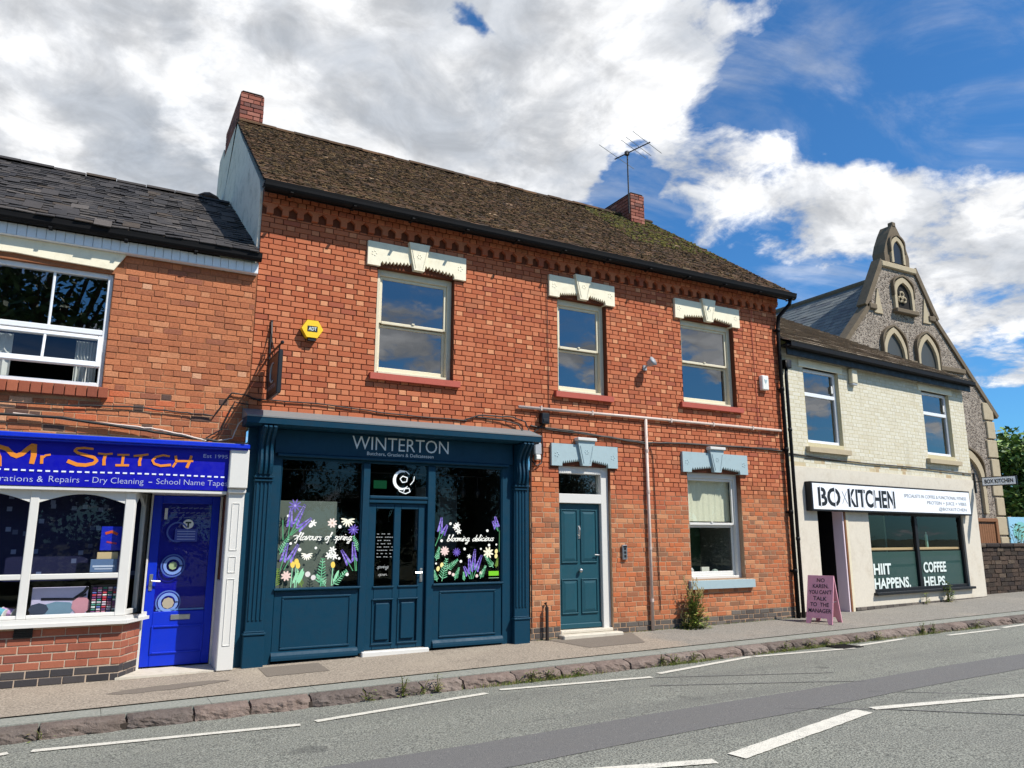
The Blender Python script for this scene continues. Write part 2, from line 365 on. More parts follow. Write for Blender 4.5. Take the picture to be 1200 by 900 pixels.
    def ribbon(s, pts, wd, y, tint=None, wd1=None):
        """flat painted stroke in the x,z plane"""
        n = len(pts)
        for i in range(n - 1):
            (x0, z0), (x1, z1) = pts[i], pts[i + 1]; L = math.hypot(x1 - x0, z1 - z0) or 1e-6
            a = wd if wd1 is None else wd + (wd1 - wd) * i / max(1, n - 1); b = wd if wd1 is None else wd + (wd1 - wd) * (i + 1) / max(1, n - 1)
            yy_ = y - s.lay(); nx, nz = -(z1 - z0) / L / 2, (x1 - x0) / L / 2; ex, ez = (x1 - x0) / L * a * .22, (z1 - z0) / L * a * .22
            s.add([(x0 - ex - nx * a, yy_, z0 - ez - nz * a), (x1 + ex - nx * b, yy_, z1 + ez - nz * b), (x1 + ex + nx * b, yy_, z1 + ez + nz * b), (x0 - ex + nx * a, yy_, z0 - ez + nz * a)], [(0, 1, 2, 3)], tint)
        return s
    def build(s, name, mat, parent=None, smooth=False, kind=None, org=None):
        o0 = Vector(org) if org is not None else (org_of(parent) if parent else Vector((0, 0, 0)))
        me = bpy.data.meshes.new(name); me.from_pydata([tuple(Vector(v) - o0) for v in s.V], [], s.F)
        at = me.attributes.new('tint', 'FLOAT_COLOR', 'FACE'); at.data.foreach_set('color', [c for t in s.T for c in t])
        if smooth: me.polygons.foreach_set('use_smooth', [True] * len(me.polygons))
        me.materials.append(MATS[mat]); me.update()
        o = bpy.data.objects.new(name, me); COL.objects.link(o)
        if parent: o.parent = parent; ORG[o.name] = o0
        else: o.location = o0; ORG[o.name] = o0
        if kind: o['kind'] = kind
        return o

def text_geo(body, size, offset=0.0, shear=0.0, align='LEFT', space=1.0):
    cu = bpy.data.curves.new('t', 'FONT'); cu.body = body; cu.size = size; cu.offset = offset; cu.shear = shear; cu.align_x = align; cu.space_character = space
    cu.resolution_u = 3
    o = bpy.data.objects.new('t', cu); COL.objects.link(o); dg = bpy.context.evaluated_depsgraph_get(); dg.update()
    me = bpy.data.meshes.new_from_object(o.evaluated_get(dg)); bpy.data.objects.remove(o); bpy.data.curves.remove(cu)
    V = [tuple(v.co) for v in me.vertices]; F = [tuple(p.vertices) for p in me.polygons]; bpy.data.meshes.remove(me); return V, F
def text(mb, body, x, z, y, height, width=None, offset=0.0, shear=0.0, align='LEFT', tint=None, space=1.0, rise=0.0, axis='x'):
    """lettering laid flat on a surface facing -y: cap height and optional total width in metres"""
    V, F = text_geo(body, 1.0, offset, shear, 'LEFT', space)
    if not V: return
    xs = [v[0] for v in V]; x0, x1 = min(xs), max(xs); cap = .7
    k = height / cap; kx = k if width is None else width / (x1 - x0); W_ = (x1 - x0) * kx
    off = {'LEFT': 0, 'CENTER': -W_ / 2, 'RIGHT': -W_}[align]
    if axis == 'x': vs = [(x + off + (v[0] - x0) * kx, y, z + v[1] * k + rise * (v[0] - x0) * kx) for v in V]
    else: vs = [(x, y - (off + (v[0] - x0) * kx), z + v[1] * k) for v in V]
    mb.add(vs, F, tint)

# picture size of a point, used only to choose which repeated pieces get to be objects of their own
_R = cam.rotation_euler.to_matrix()
def pix_size(p, a): 
    q = _R.transposed() @ (Vector(p) - CAM)
    if q.z > -.1: return 0
    u, v = 600 + FPX * q.x / -q.z, 450 - FPX * q.y / -q.z
    return 0 if (u < -5 or u > 1205 or v < -5 or v > 905) else a / (q.z * q.z)

_cache = {}
def piece_mesh(kind, dims, tint, mat):
    key = (kind,) + dims + (tint, mat)
    if key not in _cache:
        V, F = SHAPES[kind](*dims); me = bpy.data.meshes.new(kind); me.from_pydata(V, [], F)
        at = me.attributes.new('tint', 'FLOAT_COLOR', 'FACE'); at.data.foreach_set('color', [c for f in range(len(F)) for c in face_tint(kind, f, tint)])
        me.materials.append(MATS[mat]); _cache[key] = me
    return _cache[key]
def shape_brick(w, d, h, c=.005):
    x, y, z = w / 2, d, h / 2
    V = [(-x, c, -z), (x, c, -z), (x, c, z), (-x, c, z), (-x + c, 0, -z + c), (x - c, 0, -z + c), (x - c, 0, z - c), (-x + c, 0, z - c), (-x, y, -z), (x, y, -z), (x, y, z), (-x, y, z)]
    F = [(4, 5, 6, 7), (0, 1, 5, 4), (1, 2, 6, 5), (2, 3, 7, 6), (3, 0, 4, 7), (0, 8, 9, 1), (1, 9, 10, 2), (2, 10, 11, 3), (3, 11, 8, 0)]
    return V, F
def shape_tile(w, l, t):
    """x across, y up the slope, z out of the roof; lies on the tile below at its foot"""
    x = w / 2
    V = [(-x, 0, t), (x, 0, t), (x, 0, 2 * t), (-x, 0, 2 * t), (-x, l, -t * .4), (x, l, -t * .4), (x, l, t * .6), (-x, l, t * .6)]
    F = [(0, 1, 2, 3), (3, 2, 6, 7), (1, 5, 6, 2), (4, 0, 3, 7), (0, 4, 5, 1)]
    return V, F
SHAPES = {'brick': shape_brick, 'tile': shape_tile, 'edge_tile': shape_tile}
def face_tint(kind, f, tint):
    """concrete roof tiles: shade painted into the nose, light into the back"""
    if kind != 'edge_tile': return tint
    k = .42 if f == 0 else 1.45; return (tint[0] * k, tint[1] * k, tint[2] * k, 1)  # shading put into the tint so the tile rows stand out
def emit(pieces, shape, name, mat, parent, limit=300, rest_name=None, world=None):
    """pieces: (centre, basis 3x3, dims, tint). The ones that show largest become objects, the rest one joined part"""
    o0 = org_of(parent); wm = world or (lambda p: p)
    order = sorted(pieces, key=lambda p: -pix_size(wm(p[0]), p[2][0]))
    for c, B, dims, tint in order[:limit]:
        o = bpy.data.objects.new(name, piece_mesh(shape, dims, tint, mat)); COL.objects.link(o); o.parent = parent
        o.matrix_local = Matrix.Translation(Vector(c) - o0) @ B.to_4x4()
    if len(order) > limit:
        mb = MB()
        for c, B, dims, tint in order[limit:]:
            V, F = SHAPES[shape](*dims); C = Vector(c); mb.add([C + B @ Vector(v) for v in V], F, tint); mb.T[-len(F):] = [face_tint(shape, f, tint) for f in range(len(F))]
        mb.build(rest_name or name, mat, parent, kind='stuff')
def pick(pal):
    r = random.random() * sum(p[1] for p in pal)
    for c, wt in pal:
        r -= wt
        if r <= 0: return c
    return pal[-1][0]
q5 = lambda v: max(.01, round(v / .005) * .005)
def brick_run(x0, x1, z0, z1, holes, y, pal, ch=.082, st=.236, hd=.118, bond='flemish', joint=.010, depth=.03, jit=.0025, xf=None, rot=None, header=None):
    """courses of single bricks round the openings; pal(x,z) gives the palette for a place"""
    out = []; B0 = rot or Matrix.Identity(3); k = 0; z = z0
    while z < z1 - .02:
        h = min(ch, z1 - z); zc = z + h / 2; x = x0; i = k % 2
        first = True
        while x < x1 - .01:
            if bond == 'flemish': wd = st if i % 2 == 0 else hd
            elif bond == 'mixed': wd = hd if random.random() < .3 else st
            else: wd = st
            if first: wd *= (.55 if k % 2 else 1.0) if bond != 'flemish' else (.75 if k % 2 == 0 else 1.0); first = False
            wd *= random.uniform(.965, 1.035)
            a, b = x, min(x + wd, x1); x = b; i += 1
            segs = [(a, b)]
            for (hx0, hx1, hz0, hz1) in holes:
                if hz0 < zc < hz1:
                    ns = []
                    for (p, q) in segs:
                        if q <= hx0 or p >= hx1: ns.append((p, q)); continue
                        if p < hx0: ns.append((p, hx0))
                        if q > hx1: ns.append((hx1, q))
                    segs = ns
            for (p, q) in segs:
                if q - p < .03: continue
                c = Vector(((p + q) / 2 + random.uniform(-jit, jit), y + random.uniform(-jit, jit), zc + random.uniform(-jit, jit)))
                rz = Matrix.Rotation(random.gauss(0, .006), 3, 'Y') @ Matrix.Rotation(random.gauss(0, .008), 3, 'Z')
                out.append((xf(c) if xf else c, B0 @ rz, (q5(q - p - joint), depth, q5(h - joint)), pick(pal(p, zc) if q - p > hd * 1.25 or not header else header(p, zc))))
        z += ch; k += 1
    return out
def wall_sheet(mb, x0, x1, z0, z1, holes, y, reveal=.2):
    """backing of a wall with its openings cut and their reveals"""
    xs = sorted({x0, x1, *[min(max(v, x0), x1) for h in holes for v in h[:2]]}); zs = sorted({z0, z1, *[min(max(v, z0), z1) for h in holes for v in h[2:4]]})
    for i in range(len(xs) - 1):
        for j in range(len(zs) - 1):
            cx, cz = (xs[i] + xs[i + 1]) / 2, (zs[j] + zs[j + 1]) / 2
            if any(h[0] < cx < h[1] and h[2] < cz < h[3] for h in holes): continue
            mb.add([(xs[i], y, zs[j]), (xs[i + 1], y, zs[j]), (xs[i + 1], y, zs[j + 1]), (xs[i], y, zs[j + 1])], [(0, 1, 2, 3)])
    reveals(mb, holes, y, reveal)
def reveals(mb, holes, y, reveal):
    for h in holes:
        if len(h) > 4 and h[4]:
            a, b, c, d = h[:4]; e = y + reveal
            mb.add([(a, y, c), (a, y, d), (a, e, d), (a, e, c)], [(0, 1, 2, 3)]); mb.add([(b, y, c), (b, y, d), (b, e, d), (b, e, c)], [(3, 2, 1, 0)])
            mb.add([(a, y, d), (b, y, d), (b, e, d), (a, e, d)], [(0, 1, 2, 3)]); mb.add([(a, y, c), (b, y, c), (b, e, c), (a, e, c)], [(3, 2, 1, 0)])
def room(mb, x0, x1, y0, y1, z0, z1):
    """inside of a room, open towards the street"""
    v = [(x0, y0, z0), (x1, y0, z0), (x1, y1, z0), (x0, y1, z0), (x0, y0, z1), (x1, y0, z1), (x1, y1, z1), (x0, y1, z1)]
    mb.add(v, [(0, 1, 2, 3), (4, 7, 6, 5), (1, 5, 6, 2), (0, 3, 7, 4), (3, 2, 6, 7)])
def roof_run(origin, ux, up, length, width_fn, tw, gauge, tl, tk, pal, jit=1.0):
    """tiles laid course by course; width_fn(r) gives (x_start, x_end) along ux at distance r up the slope"""
    out = []; n = ux.cross(up); B0 = Matrix((ux, up, n)).transposed(); r = -.03; k = 0
    while r < length:
        a, b = width_fn(max(0, r)); x = a - (tw / 2 if k % 2 else 0) + random.uniform(-.02, .02)
        while x < b:
            w_ = tw * random.uniform(.96, 1.03); p, q = max(x, a), min(x + w_, b); x += w_
            if q - p < .04: continue
            c = origin + ux * ((p + q) / 2) + up * (r + random.gauss(0, .005 * jit)) + n * random.uniform(0, .004 * jit)
            rot = Matrix.Rotation(random.gauss(0, .014 * jit), 3, 'Z') @ Matrix.Rotation(random.gauss(0, .018 * jit), 3, 'X') @ Matrix.Rotation(random.gauss(0, .014 * jit), 3, 'Y')
            out.append((c, B0 @ rot, (q5(q - p - .006), tl, tk), pick(pal)))
        r += gauge; k += 1
    return out

# ------------------------------------------------------------------ ground
def z_wall(x): return -.056 + .0112 * min(max(x, .6), 40)
def z_kerb(x): return -.123 + .0131 * min(max(x, -25), 40)
def z_road(x, y): return z_kerb(x) - .115 + .018 * min(max(-2.0 - y, 0), 3.2) - .018 * min(max(-5.2 - y, 0), 3.2)
KY = -1.93
def sheet(fn, xs, ys):
    mb = MB(); nx = len(xs); V = [(x, y, fn(x, y)) for y in ys for x in xs]
    F = [(j * nx + i, j * nx + i + 1, (j + 1) * nx + i + 1, (j + 1) * nx + i) for j in range(len(ys) - 1) for i in range(nx - 1)]
    return mb.add(V, F)
XS = [-300, -120, -60, -25] + [-12 + i for i in range(0, 53)] + [60, 120, 300, 600]
gd = sheet(lambda x, y: min(z_kerb(x), z_wall(x)) - .35, XS, [-400, -120, -40, -20, -5, 5, 20, 60, 160, 500]).build('ground', 'earth'); gd['kind'] = 'structure'
road = sheet(z_road, XS, [-8.6, -7, -5.2, -4, -3, -2.4, -1.9]).build('road', 'asphalt'); road['kind'] = 'structure'
def z_pave(x, y):
    f = min(max((y - KY) / (0 - KY), 0), 1); return z_kerb(x) * (1 - f) + z_wall(x) * f
edge_z = None
pv = sheet(lambda x, y: z_pave(x, y), XS, [-1.42, -1.0, -.5, 0, .5, 1.2, 6]).build('pavement', 'pavement'); pv['kind'] = 'structure'
# far pavement under the camera
fp = MB(); 
for i in range(len(XS) - 1):
    a, b = XS[i], XS[i + 1]; za, zb = z_kerb(a), z_kerb(b)
    fp.add([(a, -8.6, za - .2), (b, -8.6, zb - .2), (b, -8.6, zb), (a, -8.6, za), (a, -13, za), (b, -13, zb)], [(1, 0, 3, 2), (3, 4, 5, 2)])
fo = fp.build('far_pavement', 'pavement'); fo['kind'] = 'structure'
# stone edge strip behind the kerb, one flag after the other
es = MB(); es.box(0, .01, 0, .01, -1, -.99); kerb = None
x = -14.0; kerb_root = bpy.data.objects.new('kerb', None); COL.objects.link(kerb_root); kerb_root['kind'] = 'structure'
while x < 42:
    L = random.uniform(.8, 1.1) if x < 25 else 3.0
    m1 = MB(); a, b = x + .002, x + L - .002; ya, yb = -1.755, -1.425
    za, zb = z_pave(a, -1.6), z_pave(b, -1.6)
    m1.add([(a, ya, za - .1), (b, ya, zb - .1), (b, yb, zb - .1), (a, yb, za - .1), (a, ya, za - .002), (b, ya, zb - .002), (b, yb, zb - .004), (a, yb, za - .004)],
           [(0, 1, 5, 4), (1, 2, 6, 5), (2, 3, 7, 6), (3, 0, 4, 7), (4, 5, 6, 7)])
    m1.build('edge_flag', 'flag_edge', kerb_root); x += L
STONE = [(rgb(130, 115, 106), 3), (rgb(118, 106, 98), 3), (rgb(111, 101, 94), 2), (rgb(137, 124, 115), 2), (rgb(109, 99, 93), 1)]
def kerb_stone(x0, x1):
    nx, prof = 13, [(-1.76, -.12), (-1.76, .0), (-1.80, .004), (-1.85, .002), (-1.90, -.006), (-1.928, -.022), (-1.94, -.045), (-1.945, -.07), (-1.95, -.095), (-1.95, -.12), (-1.948, -.17)]
    V = []; F = []; n = len(prof); sd = random.uniform(0, 50); t0 = random.uniform(-.012, .012)
    from mathutils import noise as mn
    for i in range(nx):
        f = i / (nx - 1); e = .028 * (1 - min(1, min(f, 1 - f) * 7))
        for j, (y, dz) in enumerate(prof):
            k = 0 if j < 2 else 1
            p = Vector((x0 + (x1 - x0) * f, y, dz)); nn = mn.noise_vector(p * 7 + Vector((sd, 0, 0))) * .020 * k + mn.noise_vector(p * 21 + Vector((sd, 9, 0))) * .020 * k
            V.append((p.x + nn.x * .3, y + t0 * k + e * k * .9 + nn.y * (1.3 if j > 4 else .3), z_kerb(p.x) + dz + nn.z * .5 - e * .7 * k))
    for i in range(nx - 1):
        for j in range(n - 1): F.append((i * n + j, i * n + j + 1, (i + 1) * n + j + 1, (i + 1) * n + j))
    F += [tuple(range(n - 1, -1, -1)), tuple((nx - 1) * n + j for j in range(n))]
    mb = MB(); mb.add(V, F, pick(STONE)); return mb
x = -8.0
while x < 40:
    L = random.uniform(.50, .74) if x < 22 else 2.5
    kerb_stone(x + .010, x + L - .010).build('kerb_stone', 'stone', kerb_root); x += L
# drain-coloured bed that the stones sit in
kb = MB()
for i in range(len(XS) - 1):
    a, b = XS[i], XS[i + 1]; kb.add([(a, -1.94, z_kerb(a) - .125), (b, -1.94, z_kerb(b) - .125), (b, -1.94, z_kerb(b) - .04), (a, -1.94, z_kerb(a) - .04), (a, -1.40, z_kerb(a) - .04), (b, -1.40, z_kerb(b) - .04)], [(0, 1, 2, 3), (3, 2, 5, 4)])
kb2 = kb; kb2.V = [(v[0], v[1] + .03, v[2] - .02) for v in kb2.V]; kb2.build('kerb_bed', 'mortar_dark', kerb_root)
# darker resurfaced strip and covers in the pavement
def flat_patch(poly, fn, dz, name, mat, parent):
    mb = MB(); mb.add([(x, y, fn(x, y) + dz) for x, y in poly], [tuple(range(len(poly)))]); return mb.build(name, mat, parent)
def jag(cx, cy, rx, ry, ang, n=40):
    ca, sa = math.cos(ang), math.sin(ang); o = []
    for k in range(n):
        a_ = 2 * math.pi * k / n; r_ = random.uniform(.86, 1.1); u, v = rx * r_ * math.cos(a_), ry * r_ * math.sin(a_); o.append((cx + u * ca - v * sa, cy + u * sa + v * ca))
    return o
def strip(pts, fn, dz, name, mat, parent):
    """pts: list of (x, y_low, y_high)"""
    mb = MB(); n = len(pts); V = [(x, a, fn(x, a) + dz) for x, a, b in pts] + [(x, b, fn(x, b) + dz) for x, a, b in pts]
    mb.add(V, [(i, i + 1, n + i + 1, n + i) for i in range(n - 1)]); return mb.build(name, mat, parent)
strip([(x, -4.98 + .035 * max(0, x - 3) + .02 * math.sin(x * 1.7), -4.22 + .018 * max(0, x - 3) + .02 * math.sin(x * 1.3 + 1)) for x in range(-8, 30)], z_road, .004, 'road_patch', 'asphalt_patch', road)
flat_patch(jag(.95, -.80, .62, .13, .10), z_pave, .004, 'pavement_stain', 'pavement_patch', pv)
flat_patch([(2.0, -.2), (2.75, -.2), (2.75, -.75), (2.0, -.75)], z_pave, .004, 'pavement_repair', 'pavement_patch', pv)
flat_patch([(6.3, -.06), (7.9, -.06), (7.5, -.9), (6.5, -.9)], z_pave, .004, 'pavement_repair', 'pavement_patch', pv)
MARKS = [(-1.6, -2.62, -.42, -2.33, .10), (-.25, -2.36, 1.94, -2.68, .10), (2.10, -2.62, 4.11, -2.31, .10), (4.33, -2.21, 6.27, -2.56, .10), (6.50, -2.41, 8.48, -2.06, .10), (8.52, -2.08, 10.34, -2.35, .10),
         (10.62, -2.20, 11.88, -2.11, .10), (12.81, -2.26, 14.25, -2.29, .10), (14.57, -2.19, 16.2, -2.10, .10), (2.6, -5.15, 4.37, -5.67, .11), (4.60, -5.66, 6.71, -5.22, .17), (6.87, -5.19, 9.6, -5.80, .11), (9.8, -5.8, 11.8, -5.3, .11)]
for x0, y0, x1, y1, wd in MARKS:
    L = math.hypot(x1 - x0, y1 - y0); nx, ny = -(y1 - y0) / L * wd / 2, (x1 - x0) / L * wd / 2; mb = MB(); V = []; n = 40
    for i in range(n + 1):
        f = i / n; e = random.uniform(.93, 1.03); px, py = x0 + (x1 - x0) * f, y0 + (y1 - y0) * f
        V += [(px + nx * e, py + ny * e, z_road(px, py + ny) + .008), (px - nx * e, py - ny * e, z_road(px, py - ny) + .008)]
    mb.add(V, [(2 * i + 1, 2 * i + 3, 2 * i + 2, 2 * i) for i in range(n)]); mb.build('road_marking', 'road_paint', road)
# old trench seams
for pts in ([(5.9, -3.0), (7.6, -3.9), (8.1, -4.2)], [(6.3, -2.6), (8.3, -3.6)], [(6.2, -4.7), (7.0, -5.3), (8.2, -6.3), (9.2, -7.2)], [(7.6, -4.6), (8.5, -5.4), (9.8, -6.4)]):
    mb = MB()
    for (ax, ay), (bx, by) in zip(pts, pts[1:]):
        L = math.hypot(bx - ax, by - ay); nx, ny = -(by - ay) / L * .013, (bx - ax) / L * .013
        mb.add([(ax + nx, ay + ny, z_road(ax, ay) + .006), (ax - nx, ay - ny, z_road(ax, ay) + .006), (bx - nx, by - ny, z_road(bx, by) + .006), (bx + nx, by + ny, z_road(bx, by) + .006)], [(0, 1, 2, 3)])
    mb.build('road_seam', 'asphalt_patch', road)

def split_letters(mb, mat, parent, name='letter'):
    """one object per letter: connected faces gathered by overlap along x"""
    par = list(range(len(mb.V)))
    def find(a):
        while par[a] != a: par[a] = par[par[a]]; a = par[a]
        return a
    for f in mb.F:
        for v in f[1:]: par[find(v)] = find(f[0])
    isl = {}
    for f in mb.F: isl.setdefault(find(f[0]), []).append(f)
    items = []
    for fs in isl.values():
        vs_ = {v for f in fs for v in f}; xs_ = [mb.V[v][0] for v in vs_]; zs_ = [mb.V[v][2] for v in vs_]; items.append([min(xs_), max(xs_), sum(zs_) / len(zs_), fs])
    items.sort(key=lambda i: i[0]); groups = []
    for it in items:
        for g in groups:
            if it[0] < g[1] - .01 and abs(it[2] - g[2]) < .2: g[1] = max(g[1], it[1]); g[3] = g[3] + it[3]; break
        else: groups.append(it)
    for g in groups:
        o = MB(); ix = {}
        for f in g[3]:
            for v in f: ix.setdefault(v, len(ix))
        o.add([mb.V[v] for v in ix], [tuple(ix[v] for v in f) for f in g[3]]); o.build(name, mat, parent)

m1 = MB(); gx, gy = 10.35, -2.16; gz = z_road(gx, gy) + .006
m1.box(gx - .22, gx + .22, gy - .17, gy - .15, gz - .02, gz + .012); m1.box(gx - .22, gx + .22, gy + .15, gy + .17, gz - .02, gz + .012)
for k in range(8): m1.box(gx - .21 + k * .056, gx - .19 + k * .056, gy - .15, gy + .15, gz - .02, gz + .010)
m1.build('drain_grate', 'iron', road)

# ------------------------------------------------------------------ red brick building in the middle
XL, XR = 1.70, 11.84
MAIN = thing('brick_building', (6.7, 0, 0), 'two-storey red brick building with mossy brown tiled roof and dark teal shopfront', 'building')
B_MAIN = [(rgb(182, 104, 70), 5), (rgb(187, 109, 75), 5), (rgb(177, 98, 66), 5), (rgb(170, 94, 65), 3), (rgb(191, 114, 80), 3), (rgb(164, 90, 66), 1.6), (rgb(173, 105, 74), 1)]
B_HEAD = [(rgb(187, 110, 76), 4), (rgb(196, 122, 86), 3), (rgb(180, 104, 72), 3), (rgb(212, 146, 106), 1.5), (rgb(202, 131, 93), 2), (rgb(169, 100, 72), 1)]
B_LOW = [(rgb(178, 107, 72), 4), (rgb(185, 118, 81), 4), (rgb(166, 100, 67), 3), (rgb(153, 100, 72), 1.6), (rgb(142, 100, 75), 1), (rgb(194, 134, 95), 1.6), (rgb(188, 107, 67), 2)]
B_PLINTH = [(rgb(98, 92, 86), 3), (rgb(84, 78, 74), 2), (rgb(112, 104, 96), 1)]
def pal_main(x, z):
    if z < .19 + .0115 * (x - 6): return B_PLINTH
    return B_LOW if z < 2.3 + .25 * math.sin(x * 1.3) else B_MAIN
SASH = [(3.42, 4.67, 3.91, 5.53), (6.58, 7.58, 3.93, 5.55), (9.28, 10.60, 3.98, 5.57)]
LINT = [(3.24, 4.85, 5.53, 5.90), (6.40, 7.75, 5.54, 5.91), (9.13, 10.75, 5.55, 5.92)]
LOWL = [(6.41, 7.72, 2.69, 3.05), (9.15, 10.73, 2.70, 3.06)]
DOOR = (6.57, 7.58, -.2, 2.70); GWIN = (9.28, 10.56, .83, 2.71)
SHOP = (1.0, 6.03, -.3, 3.10)
holes = [s + (True,) for s in SASH] + [DOOR + (True,), GWIN + (True,), SHOP + (False,)]
bh = [(a - .0, b + .0, c - .06, d) for a, b, c, d in SASH] + LINT + LOWL + [DOOR, (GWIN[0], GWIN[1], GWIN[2] - .15, GWIN[3]), SHOP]
wb = MB(); wall_sheet(wb, XL, XR, 2.32, 6.42, [h[:2] + (max(h[2], 2.32), h[3]) for h in holes if h[3] > 2.32], .012, .17); wall_sheet(wb, XL, XR, -.2, 2.32, [h[:3] + (min(h[3], 2.32),) for h in holes if h[2] < 2.32], .0055, .176); reveals(wb, holes, .0055, .18)
# closed back and sides so that no light leaks in
wb.add([(XR, .012, -.2), (XR, 6.2, -.2), (XR, 6.2, 6.42), (XR, .012, 6.42)], [(0, 1, 2, 3)])
wall = wb.build('wall', 'mortar_main', MAIN)
emit(brick_run(XL, XR, -.12, 6.02, bh, 0.0, pal_main, ch=.0793, header=lambda x, z: B_HEAD if z > 2.3 else pal_main(x, z)), 'brick', 'brick', 'brick', wall, 300, 'brickwork')
# eaves: corbel courses and the row of pointed dentils
emit(brick_run(XL, XR, 6.17, 6.42, [], -.065, lambda x, z: B_MAIN, st=.118, bond='stretcher', depth=.06), 'brick', 'corbel_brick', 'brick', wall, 300, 'corbel_bricks')
n_d = 48; pd = (XR - XL) / n_d
for i in range(n_d):
    x0 = XL + i * pd; g = pd * .29
    mb = MB(); mb.prism([(x0 + .002, 6.172), (x0 + pd - .002, 6.172), (x0 + pd - .002, 6.155), (x0 + pd - g, 6.108), (x0 + pd - g, 6.022), (x0 + g, 6.022), (x0 + g, 6.108), (x0 + .002, 6.155)], -.05, .01, pick(B_MAIN))
    mb.build('dentil', 'brick', wall)

def lintel(parent, box, mat, key_h=.08, cap=False, opening=None):
    x0, x1, z0, z1 = box; cx = (x0 + x1) / 2; kw = .115; mb = MB()
    sh = .20; pts = [(x0, z1), (x0, z0), (x0 + sh, z0)]
    n = 9; L = (cx - kw * .8) - (x0 + sh)
    def arch(f): return z0 + .035 + .055 * f
    for i in range(n):
        a = x0 + sh + L * i / n; b = x0 + sh + L * (i + .5) / n; pts += [(a, arch(i / n)), (b, arch(i / n) + .05)]
    pts.append((cx - kw * .8, arch(1)))
    left = pts
    right = [(2 * cx - x, z) for x, z in reversed(left)]
    mb.prism(left + right, -.045, .10); lt = mb.build('lintel', mat, parent)
    k = MB(); k.prism([(cx - .17, z1 + key_h), (cx - kw * .72, z0 + .015), (cx + kw * .72, z0 + .015), (cx + .17, z1 + key_h)], -.085, .0); k.build('keystone', mat, lt)
    # incised outline of the keystone and the little rosettes
    d = MB()
    for sx in (-1, 1): d.tube([(cx + sx * .125, -.087, z1 - .02), (cx + sx * kw * .52, -.087, z0 + .05)], .006, 4)
    for rx in (x0 + .10, x1 - .10):
        for k5 in range(5): d.blob((rx + .035 * math.cos(k5 * 1.257), -.046, (z0 + z1) / 2 + .035 * math.sin(k5 * 1.257)), .014, .006, .014, seg=6, rings=4)
    for k5 in range(6): d.blob((cx + .03 * math.cos(k5 * 1.047), -.086, z0 + .24 + .03 * math.sin(k5 * 1.047)), .012, .006, .012, seg=6, rings=4)
    d.build('carving', mat, lt, kind='stuff')
    if cap:
        c = MB(); c.cbox(cx - .19, cx + .19, -.12, .0, z1 + key_h + .002, z1 + key_h + .055, .008); c.build('keystone_cap', 'frame_white', lt)
    return lt
for L in LINT: lintel(MAIN, L, 'lintel_cream')
for L in LOWL: lintel(MAIN, L, 'lintel_blue', .06, True)

def sash_window(parent, box, fmat, y=.10, glassm='glass_upper', fw=.075, meet=None, sill=None, sillmat='sill_red', blind=None):
    x0, x1, z0, z1 = box; zm = meet or (z0 + z1) / 2
    fr = MB()
    fr.cbox(x0, x0 + fw, y, y + .12, z0, z1); fr.cbox(x1 - fw, x1, y, y + .12, z0, z1); fr.cbox(x0 + fw, x1 - fw, y, y + .12, z1 - fw * 1.3, z1); fr.cbox(x0 + fw, x1 - fw, y - .015, y + .12, z0, z0 + .05)
    wdw = fr.build('window', fmat, parent)
    a, b = x0 + fw, x1 - fw
    up = MB(); s = .045; yt = y + .03
    up.cbox(a, a + s, yt, yt + .035, zm, z1 - fw * 1.3); up.cbox(b - s, b, yt, yt + .035, zm, z1 - fw * 1.3); up.cbox(a + s, b - s, yt, yt + .035, z1 - fw * 1.3 - s, z1 - fw * 1.3); up.cbox(a + s, b - s, yt - .004, yt + .03, zm - .01, zm + .035)
    up.box((a + b) / 2 - .02, (a + b) / 2 + .02, yt - .02, yt, zm + .036, zm + .055)
    up.build('upper_sash', fmat, wdw)
    lo = MB(); yl = y + .075
    lo.cbox(a, a + s, yl, yl + .035, z0 + .05, zm); lo.cbox(b - s, b, yl, yl + .035, z0 + .05, zm); lo.cbox(a + s, b - s, yl, yl + .035, z0 + .05, z0 + .05 + .075); lo.cbox(a + s, b - s, yl, yl + .035, zm - .05, zm - .012)
    lo.build('lower_sash', fmat, wdw)
    g1 = MB(); g1.add([(a + s, yt + .018, zm + .03), (b - s, yt + .018, zm + .03), (b - s, yt + .018, z1 - fw * 1.3 - s), (a + s, yt + .018, z1 - fw * 1.3 - s)], [(0, 1, 2, 3)]); g1.build('pane', glassm, wdw)
    g2 = MB(); g2.add([(a + s, yl + .018, z0 + .12), (b - s, yl + .018, z0 + .12), (b - s, yl + .018, zm - .04), (a + s, yl + .018, zm - .04)], [(0, 1, 2, 3)]); g2.build('pane', glassm, wdw)
    if sill:
        m = MB(); m.extr([(-.07, sill[2]), (-.07, sill[3] - .012), (.12, sill[3]), (.12, sill[2])], sill[0], sill[1]); m.build('sill', sillmat, wdw)
    rm = MB(); room(rm, x0 - .1, x1 + .1, y + .13, y + 1.9, z0 - .15, z1 + .1); rm.build('room_interior', 'interior', wdw)
    return wdw
sash_window(MAIN, SASH[0], 'frame_cream', sill=(3.34, 4.77, 3.80, 3.905), meet=4.70)
sash_window(MAIN, SASH[1], 'frame_cream', sill=(6.50, 7.66, 3.82, 3.925), meet=4.70)
sash_window(MAIN, SASH[2], 'frame_cream', sill=(9.18, 10.70, 3.87, 3.975), meet=4.76)
gw = sash_window(MAIN, GWIN, 'frame_white', sill=(9.20, 10.72, .67, .82), sillmat='lintel_blue', meet=1.78, glassm='glass')
bl = MB()
